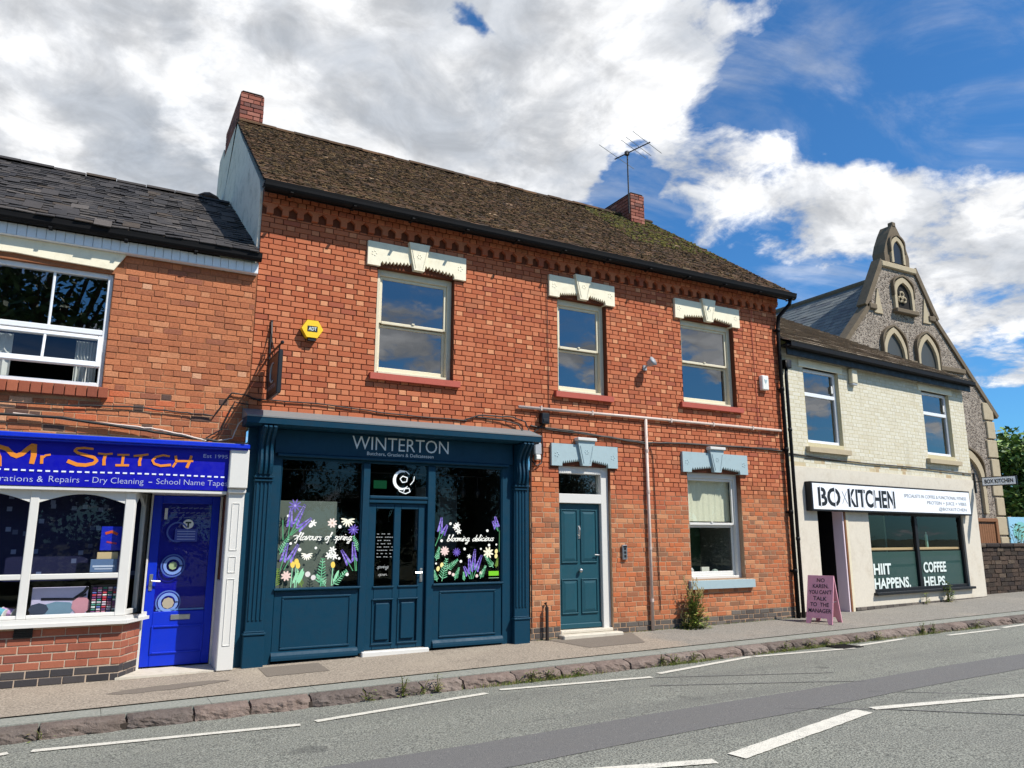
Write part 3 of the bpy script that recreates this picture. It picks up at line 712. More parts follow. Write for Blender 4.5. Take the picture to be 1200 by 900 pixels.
for i in range(24):
    f0, f1 = i / 24, (i + 1) / 24; xa, xb = 9.345 + 1.15 * f0, 9.345 + 1.15 * f1
    bl.add([(xa, .25 + .003 * math.sin(i * 2.1), 1.84), (xb, .25 + .003 * math.sin(i * 2.1 + 2.1), 1.84), (xb, .25 + .004 * math.sin(i * 2.1 + 2.1), 2.64), (xa, .25 + .004 * math.sin(i * 2.1), 2.64)], [(0, 1, 2, 3)])
bl.build('roller_blind', 'blind', gw)
cu = MB(); cu.tint = rgb(70, 104, 78); cu.box(9.3, 10.6, 1.2, 1.22, .7, 2.6); cu.build('green_curtain', 'things', gw)
cp = MB(); cp.box(9.75, 9.93, .26, .30, .9, 1.03, rgb(226, 220, 206)); cp.blob((9.52, .3, .96), .07, .05, .07, rgb(200, 200, 196)); cp.blob((10.1, .3, .94), .08, .05, .05, rgb(150, 160, 150)); cp.build('windowsill_clutter', 'things', gw)

# flat door beside the shop
dr = MB(); x0, x1 = DOOR[:2]
dr.cbox(x0, x0 + .03, .06, .2, .06, 2.70); dr.cbox(x1 - .15, x1, .06, .2, .06, 2.70); dr.cbox(x0 + .03, x1 - .15, .06, .2, 2.58, 2.70); dr.cbox(x0 + .03, x1 - .15, .05, .2, 2.10, 2.25)
door = dr.build('front_door', 'frame_white', MAIN)
def panel_door(parent, x0, x1, z0, z1, y, mat, panels, th=.045, bevel=.03, name='door_leaf'):
    lf = MB(); lf.cbox(x0, x1, y, y + th, z0, z1); leaf = lf.build(name, mat, parent)
    for (a, b, c, d) in panels:
        p = MB(); e = .022
        p.cbox(a - e, b + e, y - .018, y + .01, d, d + e, .006); p.cbox(a - e, b + e, y - .022, y + .01, c - e, c, .006); p.cbox(a - e, a, y - .018, y + .01, c, d, .006); p.cbox(b, b + e, y - .018, y + .01, c, d, .006)
        q = .05; p.add([(a, y - .002, c), (b, y - .002, c), (b, y - .002, d), (a, y - .002, d), (a + q, y - .014, c + q), (b - q, y - .014, c + q), (b - q, y - .014, d - q), (a + q, y - .014, d - q)], [(4, 5, 6, 7), (0, 1, 5, 4), (1, 2, 6, 5), (2, 3, 7, 6), (3, 0, 4, 7)])
        p.build('panel', mat, parent)
    return leaf
a, b = x0 + .03, x1 - .15; mid = (a + b) / 2
panel_door(door, a + .004, b - .004, .13, 2.095, .12, 'teal_door', [(a + .09, mid - .05, 1.17, 1.98), (mid + .05, b - .09, 1.17, 1.98), (a + .09, mid - .05, .38, .88), (mid + .05, b - .09, .38, .88)])
m = MB(); m.cbox(a, b, .095, .13, .135, .215, .01); m.build('weather_bar', 'teal_door', door)
m = MB(); m.blob((mid, .075, 1.03), .036, .03, .036); m.tube([(mid, .12, 1.03), (mid, .08, 1.03)], .014); m.build('knob', 'metal', door, True)
m = MB(); m.cbox(mid - .022, mid + .022, .108, .12, 1.53, 1.74, .004); m.tube([(mid, .10, 1.72), (mid, .085, 1.68), (mid, .085, 1.60), (mid, .10, 1.57)], .008, 6); m.build('knocker', 'metal', door)
m = MB(); m.tube([(b - .05, .12, 1.27), (b - .05, .08, 1.27), (b - .14, .075, 1.275)], .009, 6); m.build('lever_handle', 'metal', door)
m = MB(); m.add([(a, .14, 2.26), (b, .14, 2.26), (b, .14, 2.575), (a, .14, 2.575)], [(0, 1, 2, 3)]); m.build('fanlight_pane', 'glass', door)
m = MB(); room(m, a - .1, b + .1, .21, 2.5, .05, 2.68); m.build('hall_interior', 'interior', door)
m = MB(); m.cbox(6.53, 7.66, -.16, .10, -.06, .075, .012); m.cbox(6.575, 7.575, .0, .2, .075, .128, .01); m.build('doorstep', 'concrete', MAIN)

# roof
E0 = Vector((XL - .05, -.27, 6.40)); RIDGE_Y, RIDGE_Z = 3.06, 9.0
up = Vector((0, RIDGE_Y - E0.y, RIDGE_Z - E0.z)); RL = up.length; up.normalize()
T_PAL = [(rgb(84, 63, 44), 4), (rgb(93, 69, 48), 3), (rgb(75, 58, 42), 3), (rgb(102, 76, 53), 1.6), (rgb(80, 66, 42), 1.5), (rgb(66, 53, 41), 1.5), (rgb(112, 85, 62), .4), (rgb(154, 129, 102), .08)]
rd = MB()
rw = lambda r: (0.0, 12.02 - E0.x - .82 * r / RL)
rd.add([E0, E0 + Vector((rw(0)[1], 0, 0)), E0 + Vector((rw(RL)[1], 0, 0)) + up * RL, E0 + up * RL, (XL, 6.2, 6.4), (XR, 6.2, 6.4)], [(0, 1, 2, 3), (3, 2, 5, 4), (2, 1, 5)])
rd.V = [(v[0], v[1], v[2] - .012) for v in rd.V]
roof = rd.build('roof', 'mortar_dark', MAIN)
emit(roof_run(E0, Vector((1, 0, 0)), up, RL - .02, rw, .168, .098, .2, .013, T_PAL, 1.35), 'tile', 'roof_tile', 'tile', roof, 300, 'roof_tiling')
rg = MB()
x = XL - .02
i = 0
while x < 11.15:
    i += 1; L = .33; c0 = pick(T_PAL); dz = random.uniform(-.012, .012)
    V = []
    for xx in (x, min(x + L, 11.2)):
        for k in range(7):
            a_ = math.pi * k / 6; V.append((xx, RIDGE_Y + .11 * math.cos(a_), RIDGE_Z - .02 + dz + .085 * math.sin(a_)))
    o = MB(); o.add(V, [(k, k + 1, 7 + k + 1, 7 + k) for k in range(6)] + [tuple(range(6, -1, -1)), tuple(range(7, 14))], c0); o.build('ridge_tile', 'tile', roof); x += L
ms = MB(); nrm = Vector((1, 0, 0)).cross(up)
for i in range(7500):
    r = RL * random.random() ** .9; a_, b_ = rw(r); xx = random.uniform(a_ + .05, b_ - .05)
    right = xx > 7.4 and r > 1.6 and random.random() < .8
    if random.random() < .12 and not right: continue
    p = E0 + Vector((xx, 0, 0)) + up * r + nrm * .028; s_ = random.uniform(.010, .034) * (1.2 if right else 1)
    tnt = random.choice([rgb(96, 92, 44), rgb(112, 104, 48), rgb(84, 84, 46)]) if right else random.choice([rgb(84, 67, 45), rgb(96, 76, 51), rgb(68, 55, 38), rgb(110, 88, 60), rgb(58, 48, 36)])
    ms.blob(p, s_ * random.uniform(1, 1.8), s_, s_ * .6, tnt, 5, 3, .3)
ms.build('moss', 'tile', roof, kind='stuff')

# gable wall on the roof's near end with its chimney
gb = MB(); X = XL - .03
prof = [(.045, 3.2), (.045, 6.36), (.22, 6.62), (.55, 6.88), (1.2, 7.40), (1.75, 7.86), (2.3, 8.28), (2.95, 8.86), (3.1, 9.02), (4.8, 9.05), (4.85, 9.3), (5.4, 9.28), (5.5, 8.9), (5.55, 3.2)]
gb.add([(X, y, z) for y, z in prof] + [(X + .30, y, z - .06) for y, z in prof], [tuple(range(len(prof)))] + [(i, i + len(prof), (i + 1) % len(prof) + len(prof), (i + 1) % len(prof)) for i in range(len(prof))])
gb.build('gable_wall', 'gable_render', MAIN)
def chimney(parent, x0, x1, y0, y1, z0, z1, pal, band=True):
    c = MB(); c.box(x0 + .014, x1 - .014, y0 + .014, y1 - .014, z0, z1 - .03); ch = c.build('chimney', 'mortar_dark', parent)
    p = brick_run(x0, x1, z0, z1, [], y0, pal, bond='mixed')
    rotL = Matrix.Rotation(-math.pi / 2, 3, 'Z'); 
    p += brick_run(y0, y1, z0, z1, [], 0, pal, bond='mixed', xf=lambda c: Vector((x0 + c.y, y0 + y1 - c.x, c.z)), rot=rotL)
    p += brick_run(y0, y1, z0, z1, [], 0, pal, bond='mixed', xf=lambda c: Vector((x1 - c.y, c.x, c.z)), rot=Matrix.Rotation(math.pi / 2, 3, 'Z'))
    emit(p, 'brick', 'brick', 'brick', ch, 300, 'brickwork')
    t_ = MB(); t_.cbox(x0 + .01, x1 - .01, y0 + .01, y1 - .01, z1 - .005, z1 + .05, .03); t_.build('flaunching', 'mortar_dark', ch)
    return ch
B_CH = [(rgb(150, 92, 76), 3), (rgb(136, 80, 68), 3), (rgb(164, 108, 92), 2), (rgb(118, 82, 74), 2)]
chimney(MAIN, 1.68, 2.10, 3.02, 4.75, 8.75, 9.60, lambda x, z: B_CH)
chimney(MAIN, 10.28, 10.68, 2.62, 3.85, 8.45, 9.40, lambda x, z: B_CH)

# eaves boards, gutter and downpipes
m = MB(); m.box(XL - .02, XR + .1, -.20, -.18, 6.26, 6.385); m.box(XL - .02, XR + .1, -.20, .02, 6.405, 6.425); m.build('fascia_board', 'black_paint', MAIN)
gt = MB(); GP = [(-.30 + .075 * math.cos(a_), 6.325 + .085 * math.sin(a_)) for a_ in [math.pi + k * math.pi / 8 for k in range(9)]]
GP = [(-.385, 6.365)] + GP + [(-.215, 6.365), (-.235, 6.34)] + [(-.30 + .06 * math.cos(a_), 6.33 + .07 * math.sin(a_)) for a_ in [2 * math.pi - k * math.pi / 8 for k in range(9)]] + [(-.37, 6.345)]
gt.extr(GP, XL - .04, 12.04)
for i in range(12): gt.box(XL + .3 + i * .9, XL + .34 + i * .9, -.388, -.2, 6.232, 6.245)
gt.build('gutter', 'gutter_black', MAIN)
dp = MB(); dp.tube([(11.93, -.30, 6.25), (11.92, -.28, 6.15), (11.80, -.09, 5.92), (11.77, -.07, 5.7), (11.77, -.07, .07)], .038, 10)
for z in (5.6, 4.4, 3.2, 2.0, .9): dp.tube([(11.77, -.07, z), (11.77, -.07, z + .07)], .047, 10); dp.box(11.70, 11.84, -.04, .0, z + .015, z + .05)
dp.build('downpipe', 'gutter_black', MAIN, True)
dp = MB(); dp.tube([(11.90, -.10, 4.9), (11.90, -.08, 4.7), (11.90, -.08, .07)], .034, 10); dp.cbox(11.84, 11.99, -.17, -.0, 4.86, 5.04, .015)
for z in (3.6, 1.5): dp.tube([(11.90, -.08, z), (11.90, -.08, z + .06)], .043, 10)
dp.build('downpipe', 'black_paint', MAIN, True)

# ------------------------------------------------------------------ teal shopfront of the brick building
SY = -.04
def pane_quad(parent, x0, x1, z0, z1, y, mat='glass_shop', name='pane'):
    m = MB(); m.add([(x0, y, z0), (x1, y, z0), (x1, y, z1), (x0, y, z1)], [(0, 1, 2, 3)]); return m.build(name, mat, parent)
# surround boards
for a, b in ((1.725, 2.175), (5.515, 5.985)): m = MB(); m.cbox(a, b, SY, .02, -.05, 2.98); m.build('shopfront_surround', 'teal', MAIN)
def pilaster(x0, x1):
    c = (x0 + x1) / 2; p = MB(); p.cbox(x0 + .01, x1 - .01, -.105, SY - .002, .36, 2.36)
    w_ = x1 - x0
    for k in range(4):
        xx = x0 + .045 + (w_ - .09) * k / 3; p.cbox(xx - .014, xx + .014, -.12, -.10, .52, 2.28, .006)
    pl = p.build('pilaster', 'teal', MAIN)
    b = MB(); b.cbox(x0 - .01, x1 + .01, -.14, SY - .002, -.06, .345, .008); b.cbox(x0 - .02, x1 + .02, -.155, SY - .002, .345, .375, .008); b.cbox(x0 - .005, x1 + .005, -.13, SY - .002, .375, .395, .006); b.build('pilaster_base', 'teal', pl)
    k = MB(); z0, z1 = 2.37, 2.97; prof = []
    for i in range(15):
        f = i / 14; z = z0 + (z1 - z0) * f; y = -.13 - .20 * (f ** 1.7) - .045 * math.sin(f * math.pi * 2.0 + .6); prof.append((y, z))
    prof += [(SY - .003, z1), (SY - .003, z0)]
    k.extr(prof, x0 + .025, x1 - .025)
    for j in range(3):
        xx = x0 + .06 + (w_ - .12) * j / 2; pts = [(xx, y - .012, z) for y, z in prof[:-2]]; k.tube(pts, .024, 6)
    k.cbox(x0 - .005, x1 + .005, -.16, SY - .003, 2.315, 2.345, .006); k.cbox(x0 + .01, x1 - .01, -.15, SY - .003, 2.345, 2.368, .005); k.cbox(x0, x1, -.14, SY - .003, 2.27, 2.30, .006)
    k.build('console_bracket', 'teal', pl, False)
pilaster(1.82, 2.06); pilaster(5.68, 5.93)
# fascia with its lettering, cornice with lead on top
m = MB(); m.cbox(2.065, 5.675, -.085, -.02, 2.655, 2.975); m.cbox(2.10, 5.60, -.115, -.02, 2.615, 2.653, .008); fas = m.build('fascia', 'teal', MAIN)
m = MB(); text(m, 'WINTERTON', 3.11, 2.765, -.089, .19, 1.47, -.004); split_letters(m, 'letters_pale', fas)
m = MB(); text(m, 'Butchers, Graziers & Delicatessen', 3.33, 2.69, -.089, .048, 1.01); m.build('small_lettering', 'letters_pale', fas, kind='stuff')
m = MB(); m.extr([(-.04, 2.978), (-.30, 2.978), (-.33, 2.995), (-.375, 3.0), (-.38, 3.085), (-.36, 3.092), (.005, 3.092)], 1.635, 6.015); cor = m.build('cornice', 'teal', MAIN)
m = MB(); m.extr([(-.385, 3.080), (-.385, 3.098), (-.37, 3.104), (.01, 3.235), (.011, 3.094)], 1.63, 6.02); m.build('lead_flashing', 'lead', cor)
# glazing bars
m = MB(); m.cbox(2.10, 5.60, -.03, .03, 2.58, 2.613); m.build('head_rail', 'teal', MAIN)
for a, b in ((3.305, 3.405), (4.285, 4.395)): m = MB(); m.cbox(a, b, -.045, .045, .02, 2.579); m.build('mullion', 'teal', MAIN)
def shop_window(x0, x1):
    m = MB(); m.cbox(x0 - .03, x1 + .03, -.075, .03, .872, .902, .008); m.cbox(x0 - .012, x0, -.03, .02, .902, 2.58, .004); m.cbox(x1, x1 + .012, -.03, .02, .902, 2.58, .004)
    o = m.build('shop_window', 'teal', MAIN); pane_quad(o, x0, x1, .902, 2.58, -.005); return o
sw1 = shop_window(2.19, 3.29); sw2 = shop_window(4.41, 5.50)
def riser(x0, x1, z0, z1):
    m = MB(); m.cbox(x0, x1, -.02, .04, z0 + .06, z1); o = m.build('stall_riser', 'teal', MAIN)
    p = MB(); e = .03; a, b, c, d = x0 + .10, x1 - .10, z0 + .15, z1 - .07
    p.cbox(a, b, -.034, -.015, d - e, d, .008); p.cbox(a, b, -.034, -.015, c, c + e, .008); p.cbox(a, a + e, -.034, -.015, c + e, d - e, .008); p.cbox(b - e, b, -.034, -.015, c + e, d - e, .008); p.build('panel_moulding', 'teal', o)
    s = MB(); s.extr([(-.02, z0 + .135), (-.045, z0 + .125), (-.075, z0 + .09), (-.08, z0 + .06), (-.08, z0 + .03), (.03, z0 + .03), (.03, z0 + .135)], x0 - .005, x1 + .005); s.build('skirting_moulding', 'teal', o)
riser(2.18, 3.303, -.02, .868); riser(4.397, 5.513, .0, .868)
m = MB(); m.box(2.1, 5.6, .05, .07, -.1, .15); m.build('stall_riser_back', 'interior_dark', MAIN)
# door
dm = MB(); dm.cbox(3.406, 4.284, -.035, .04, 2.03, 2.075); dm.cbox(3.406, 4.284, -.05, .045, 2.085, 2.13, .01); sdoor = dm.build('shop_door', 'teal', MAIN)
pane_quad(sdoor, 3.41, 4.28, 2.13, 2.578, 0.0, name='fanlight_pane')
a, b = 3.414, 4.276; mid = (a + b) / 2; y = .005
lf = MB(); lf.cbox(a, a + .11, y, y + .045, .05, 2.025); lf.cbox(b - .11, b, y, y + .045, .05, 2.025); lf.cbox(mid - .05, mid + .05, y, y + .045, .05, 2.025)
for c, d in ((.05, .13), (.70, .885), (1.95, 2.025)): lf.cbox(a + .11, mid - .05, y, y + .045, c, d); lf.cbox(mid + .05, b - .11, y, y + .045, c, d)
lf.build('door_leaf', 'teal', sdoor)
for (p0, p1) in ((a + .11, mid - .05), (mid + .05, b - .11)):
    pane_quad(sdoor, p0, p1, .885, 1.95, y + .02)
    q = MB(); q.cbox(p0 - .02, p1 + .02, y - .02, y, .865, .89, .005); q.cbox(p0 + .005, p1 - .005, y + .02, y + .035, .13, .70, .004); q.cbox(p0 + .035, p1 - .035, y - .006, y + .02, .17, .66, .012)
    q.cbox(p0 - .02, p1 + .02, y - .022, y, .70, .722, .006); q.cbox(p0 - .02, p1 + .02, y - .022, y, .112, .134, .006); q.cbox(p0 - .018, p0, y - .014, y, .134, .70, .005); q.cbox(p1, p1 + .018, y - .014, y, .134, .70, .005); q.build('panel', 'teal', sdoor)
m = MB(); m.cbox(b - .075, b - .035, y - .012, y, .93, 1.12, .004); m.tube([(b - .055, y - .01, 1.06), (b - .055, y - .05, 1.06), (b - .16, y - .05, 1.06)], .010, 6); m.tube([(b - .055, y - .01, .97), (b - .055, y - .03, .97)], .014, 8); m.build('door_handle', 'metal', sdoor)
m = MB(); m.cbox(3.36, 4.33, -.10, .06, -.08, .042, .01); m.build('threshold', 'frame_white', sdoor)
# opening hours and small notes on the door glass (too small to read)
m = MB()
for i in range(8):
    z = 1.60 - i * .045; x = a + .13 + random.uniform(0, .02)
    while x < mid - .07:
        L = random.uniform(.012, .035); m.ribbon([(x, z), (x + L, z + random.uniform(-.003, .003))], .010, y + .014, rgb(150, 154, 154)); x += L + random.choice((.012, .012, .04))
def script_word(mb, s, x0, z0, xh, width, wd, yy, tint, slant=.25):
    G_ = {'a': ([[(.7, .9), (.3, 1), (0, .5), (.2, 0), (.6, .3), (.7, 1), (.7, .1), (1, .1)]], .85), 'b': ([[(0, .2), (.3, 2), (.1, 2), (.1, 0), (.5, 0), (.7, .5), (.4, 1), (.15, .6)]], .8),
          'c': ([[(.6, .9), (.3, 1), (0, .5), (.2, 0), (.7, .2)]], .65), 'd': ([[(.6, .9), (.3, 1), (0, .5), (.2, 0), (.6, .4), (.8, 2), (.7, .1), (1, .1)]], .9), 'e': ([[(0, .4), (.5, .6), (.4, 1), (.1, .8), (0, .3), (.3, 0), (.7, .2)]], .6),
          'f': ([[(-.4, .1), (.1, .6), (.5, 1.9), (.25, 2.1), (.1, -.9), (-.2, -.7)], [(-.2, .75), (.5, .9)]], .55), 'g': ([[(.6, .9), (.3, 1), (0, .5), (.2, .1), (.6, .4), (.65, 1), (.5, -.9), (.1, -.9), (.2, -.5), (.9, .1)]], .85),
          'i': ([[(0, .2), (.2, 1), (.2, .1), (.5, .1)], [(.25, 1.5), (.3, 1.6)]], .4), 'l': ([[(0, .2), (.4, 1.9), (.2, 2), (.1, .3), (.3, 0), (.5, .2)]], .42), 'm': ([[(0, 1), (.05, 0), (.1, .8), (.3, 1), (.4, .1), (.45, .8), (.65, 1), (.75, .1), (1, .1)]], .95),
          'n': ([[(0, 1), (.05, 0), (.1, .8), (.35, 1), (.5, .1), (.8, .1)]], .7), 'o': ([[(.4, 1), (.1, .9), (0, .4), (.2, 0), (.5, .2), (.55, .7), (.4, 1), (.8, .9)]], .7), 'p': ([[(0, 1), (0, -.9), (.05, .7), (.4, 1), (.6, .5), (.4, 0), (.1, .1)]], .7),
          'r': ([[(0, .9), (.1, 1), (.1, 0), (.15, .7), (.5, 1)]], .5), 's': ([[(.5, .9), (.2, 1), (.1, .7), (.5, .3), (.3, 0), (0, .1)]], .6), 'u': ([[(0, 1), (.05, .2), (.3, 0), (.5, .3), (.55, 1), (.55, .1), (.8, .1)]], .75), 'v': ([[(0, 1), (.25, 0), (.5, 1), (.8, .9)]], .65), ' ': ([], .7)}
    tot = sum(G_[c][1] for c in s); k = width / tot; x = x0
    for c in s:
        jz = random.uniform(-.1, .1) * xh
        for st in G_[c][0]: mb.ribbon([(x + (px + slant * pz) * k, z0 + jz + pz * xh) for px, pz in st], wd, yy, tint)
        x += G_[c][1] * k
script_word(m, 'spring', a + .15, 1.13, .026, .17, .006, y + .014, rgb(150, 154, 154)); script_word(m, 'open', a + .17, 1.03, .022, .13, .006, y + .014, rgb(150, 150, 146))
m.build('opening_hours', 'print', sdoor, kind='stuff')
m = MB(); pts = [(3.89 + .115 * math.cos(t_), 2.36 + .125 * math.sin(t_)) for t_ in [R(70 + i * 13) for i in range(20)]]
for i in range(len(pts) - 1): f = i / 18; m.ribbon(pts[i:i + 2], .012 + .035 * math.sin(math.pi * f), -.006)
m.ribbon([(3.86, 2.38), (3.90, 2.42), (3.97, 2.40), (3.96, 2.34), (3.90, 2.33), (3.86, 2.38)], .014, -.006); m.ribbon([(3.80, 2.46), (3.86, 2.5), (3.95, 2.49), (4.0, 2.45)], .014, -.006)
m.ribbon([(4.02, 2.30), (4.07, 2.36), (4.08, 2.42)], .012, -.006); m.ribbon([(3.82, 2.26), (3.86, 2.2), (3.95, 2.17), (4.02, 2.2), (4.0, 2.25), (3.94, 2.24), (3.92, 2.2)], .013, -.006)
m.T = [rgb(240, 244, 244)] * len(m.F); m.build('painted_emblem', 'print', sdoor)

# flowers painted on the two window panes
PU = [rgb(126, 106, 196), rgb(104, 84, 176), rgb(150, 132, 212)]; GR = [rgb(120, 196, 150), rgb(84, 160, 112), rgb(150, 214, 170)]; OL = [rgb(120, 150, 60), rgb(96, 128, 52)]; WH = rgb(244, 242, 232)
def lavender(mb, x, z, h, ang, yy, n=12):
    dx, dz = math.sin(ang), math.cos(ang); mb.ribbon([(x, z), (x + dx * h * .55, z + dz * h * .55)], .010, yy, GR[1])
    for i in range(n):
        f = .38 + .62 * i / (n - 1); r = .030 * (1.15 - f * .8)
        for s in (-1, 1): mb.ell(x + dx * h * f + s * dz * r * 1.0, z + dz * h * f - s * dx * r * 1.0, r * .95, r * .55, -ang + s * .7 + math.pi / 2, yy - .0004 * (i % 3), random.choice(PU), 7)
def fern(mb, x, z, h, ang, yy, cols, n=8):
    dx, dz = math.sin(ang), math.cos(ang); mb.ribbon([(x, z), (x + dx * h, z + dz * h)], .009, yy, cols[0])
    for i in range(n):
        f = .12 + .85 * i / (n - 1); L = h * .25 * (1.1 - f * .75)
        for s in (-1, 1):
            a2 = ang + s * 1.0; mb.ell(x + dx * h * f + math.sin(a2) * L * .55, z + dz * h * f + math.cos(a2) * L * .55, .0062, L * .52, -a2, yy - .0003, random.choice(cols), 7)
def flower(mb, x, z, r, n, col, yy, mid_=None, wd=.36, half=False):
    for i in range(n):
        a2 = (1.25 * math.pi * (i + .5) / n - math.pi * .62 + math.pi if half else 2 * math.pi * i / n + .3)
        mb.ell(x + math.sin(a2) * r * .55, z + math.cos(a2) * r * .55, r * wd * (.42 if half else .6), r * .52, -a2, yy - .0002 * (i % 3), col, 8)
    if mid_: mb.ell(x, z, r * .2, r * .2, 0, yy - .001, mid_, 8)
def dot(mb, x, z, yy, r=.022, c=WH): mb.ell(x, z, r, r, 0, yy, c, 10)
def tulip(mb, x, z, h, yy):
    mb.ribbon([(x, z), (x + .01, z + h)], .011, yy, GR[2]); mb.ell(x + .01, z + h + .03, .030, .043, .1, yy - .001, rgb(240, 206, 92), 10); mb.ell(x + .06, z + h * .5, .02, h * .36, -.4, yy, GR[2], 8)
yy = -.0085; m = MB(); LX = lambda q: 2.18 + (q - 25) / 675 * 1.12; LZ = lambda q: .905 + (815 - q) * .0016
flower(m, LX(150), LZ(150), .085, 9, rgb(112, 96, 178), yy, rgb(170, 160, 210), .2)
for q in ((110, 400, .36, .05), (120, 395, .44, .42), (130, 395, .34, .85), (60, 680, .36, .22), (90, 670, .36, .48), (670, 690, .38, -.12), (650, 690, .32, -.55)): lavender(m, LX(q[0]), LZ(q[1]), q[2], q[3], yy)
for q in ((70, 430, 60, 270), (80, 440, 200, 300), (680, 690, 670, 560)): m.ribbon([(LX(q[0]), LZ(q[1])), (LX(q[2]), LZ(q[3]))], .012, yy, GR[1])
fern(m, LX(50), LZ(545), .24, .45, yy, GR); fern(m, LX(385), LZ(812), .36, .05, yy, GR, 9); fern(m, LX(480), LZ(805), .27, .8, yy, GR); fern(m, LX(690), LZ(530), .22, -.35, yy, GR); fern(m, LX(30), LZ(812), .24, .1, yy, OL); fern(m, LX(240), LZ(812), .20, -.35, yy, OL); fern(m, LX(430), LZ(812), .2, -.7, yy, GR)
tulip(m, LX(150), LZ(812), .26, yy); tulip(m, LX(180), LZ(815), .30, yy); tulip(m, LX(192), LZ(812), .25, yy); tulip(m, LX(475), LZ(806), .24, yy)
flower(m, LX(303), LZ(293), .048, 6, WH, yy); flower(m, LX(460), LZ(290), .065, 8, rgb(236, 218, 206), yy, rgb(210, 180, 160)); flower(m, LX(590), LZ(262), .095, 8, rgb(244, 238, 214), yy, None, .3, True); flower(m, LX(640), LZ(345), .075, 10, PU[1], yy, PU[2], .22)
flower(m, LX(265), LZ(550), .075, 9, rgb(246, 242, 224), yy, None, .3, True)
for q in ((472, 515), (445, 560), (490, 565)): flower(m, LX(q[0]), LZ(q[1]), .052, 6, WH, yy)
flower(m, LX(110), LZ(720), .065, 8, rgb(232, 202, 190), yy); 
for q in ((100, 235), (282, 315), (205, 510), (335, 497), (530, 585), (602, 718), (132, 460), (525, 320)): dot(m, LX(q[0]), LZ(q[1]), yy, random.choice((.018, .024)))
dot(m, LX(280), LZ(710), yy, .036, rgb(220, 214, 210)); dot(m, LX(326), LZ(738), yy, .034, rgb(220, 214, 210))
script_word(m, 'flavours of spring', LX(175), LZ(432), .048, .75, .011, yy - .002, WH); m.ribbon([(LX(150), LZ(400)), (LX(175), LZ(392)), (LX(200), LZ(405))], .01, yy - .002, WH)
m.build('painted_flowers', 'print', sw1, kind='stuff')
m = MB(); LX = lambda q: 4.41 + (q - 60) / 580 * 1.09; LZ = lambda q: .925 + (765 - q) * .00147
for q in ((100, 350, .30, .12), (112, 350, .22, .5), (620, 275, .22, -.25), (615, 270, .16, -.55), (385, 745, .42, .12), (380, 745, .30, -.12), (395, 745, .36, .40), (370, 745, .2, -.5)): lavender(m, LX(q[0]), LZ(q[1]), q[2], q[3], yy)
m.ribbon([(LX(70), LZ(420)), (LX(100), LZ(330))], .011, yy, GR[1]); m.ribbon([(LX(630), LZ(270)), (LX(628), LZ(480))], .014, yy, rgb(60, 110, 70))
fern(m, LX(80), LZ(560), .19, .25, yy, GR); fern(m, LX(130), LZ(760), .32, .22, yy, GR, 9); fern(m, LX(170), LZ(650), .22, .9, yy, GR); fern(m, LX(240), LZ(750), .18, .35, yy, GR); fern(m, LX(320), LZ(760), .12, -.1, yy, GR); fern(m, LX(575), LZ(640), .22, -.65, yy, GR); fern(m, LX(460), LZ(745), .2, .45, yy, GR); fern(m, LX(600), LZ(640), .14, .2, yy, OL); fern(m, LX(90), LZ(760), .16, -.3, yy, GR)
for q in ((240, 235), (265, 275), (255, 220)): flower(m, LX(q[0]), LZ(q[1]), .048, 6, WH, yy)
flower(m, LX(150), LZ(470), .068, 9, rgb(232, 204, 196), yy); flower(m, LX(252), LZ(482), .062, 10, PU[1], yy, PU[2], .22); flower(m, LX(530), LZ(490), .085, 8, rgb(244, 236, 206), yy, None, .3); flower(m, LX(360), LZ(525), .035, 6, WH, yy)
for q in ((195, 203), (520, 270), (320, 452), (463, 452), (603, 410), (123, 370), (537, 415), (80, 590), (290, 573)): dot(m, LX(q[0]), LZ(q[1]), yy, random.choice((.015, .021)))
for q in ((128, 605), (97, 640), (602, 478), (600, 525)): m.ell(LX(q[0]), LZ(q[1]), .026, .036, -.2, yy - .001, rgb(240, 224, 150), 10)
for q in ((195, 683), (226, 700), (430, 718), (465, 690)): dot(m, LX(q[0]), LZ(q[1]), yy, .024, rgb(236, 210, 200))
script_word(m, 'blooming delicious', LX(165), LZ(375), .045, .77, .011, yy - .002, WH)
m.add([(LX(535), yy, LZ(720)), (LX(625), yy, LZ(720)), (LX(625), yy, LZ(675)), (LX(535), yy, LZ(675))], [(0, 1, 2, 3)], rgb(120, 200, 40)); m.ribbon([(LX(535), LZ(742)), (LX(625), LZ(742))], .008, yy, rgb(150, 180, 150))
m.build('painted_flowers', 'print', sw2, kind='stuff')
# inside the shop
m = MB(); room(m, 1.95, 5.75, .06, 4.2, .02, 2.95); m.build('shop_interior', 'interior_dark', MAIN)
m = MB(); m.cbox(2.20, 3.00, .14, .16, .88, 2.04, .004); tag(m.build('display_board', 'board_green', org=(2.6, .15, .88)), 'plain grey-green display board behind the flavours of spring window', 'display board')
m = MB(); m.box(2.3, 5.6, .15, .17, .78, .80); m.build('window_ledge', 'interior_dark', MAIN)
m = MB(); m.tube([(2.3, .5, 2.5), (5.6, .5, 2.5)], .012, 6)
for x in (2.6, 3.1, 4.7, 5.1, 5.35): m.tube([(x, .5, 2.5), (x, .5, 2.3)], .006, 5); m.blob((x, .5, 2.24), .05, .05, .08)
tag(m.build('hanging_rail', 'iron', org=(4, .5, 2.5)), 'dark rail with hooks hanging under the ceiling of the teal shop', 'rail')
m = MB()
for x in (4.55, 4.95): m.cbox(x, x + .33, 1.1, 1.15, 1.35, 2.35, .01, rgb(80, 84, 86))
tag(m.build('wall_cabinet', 'things', org=(4.9, 1.1, 1.35)), 'dim grey cabinet doors inside the blooming delicious window', 'cabinet')
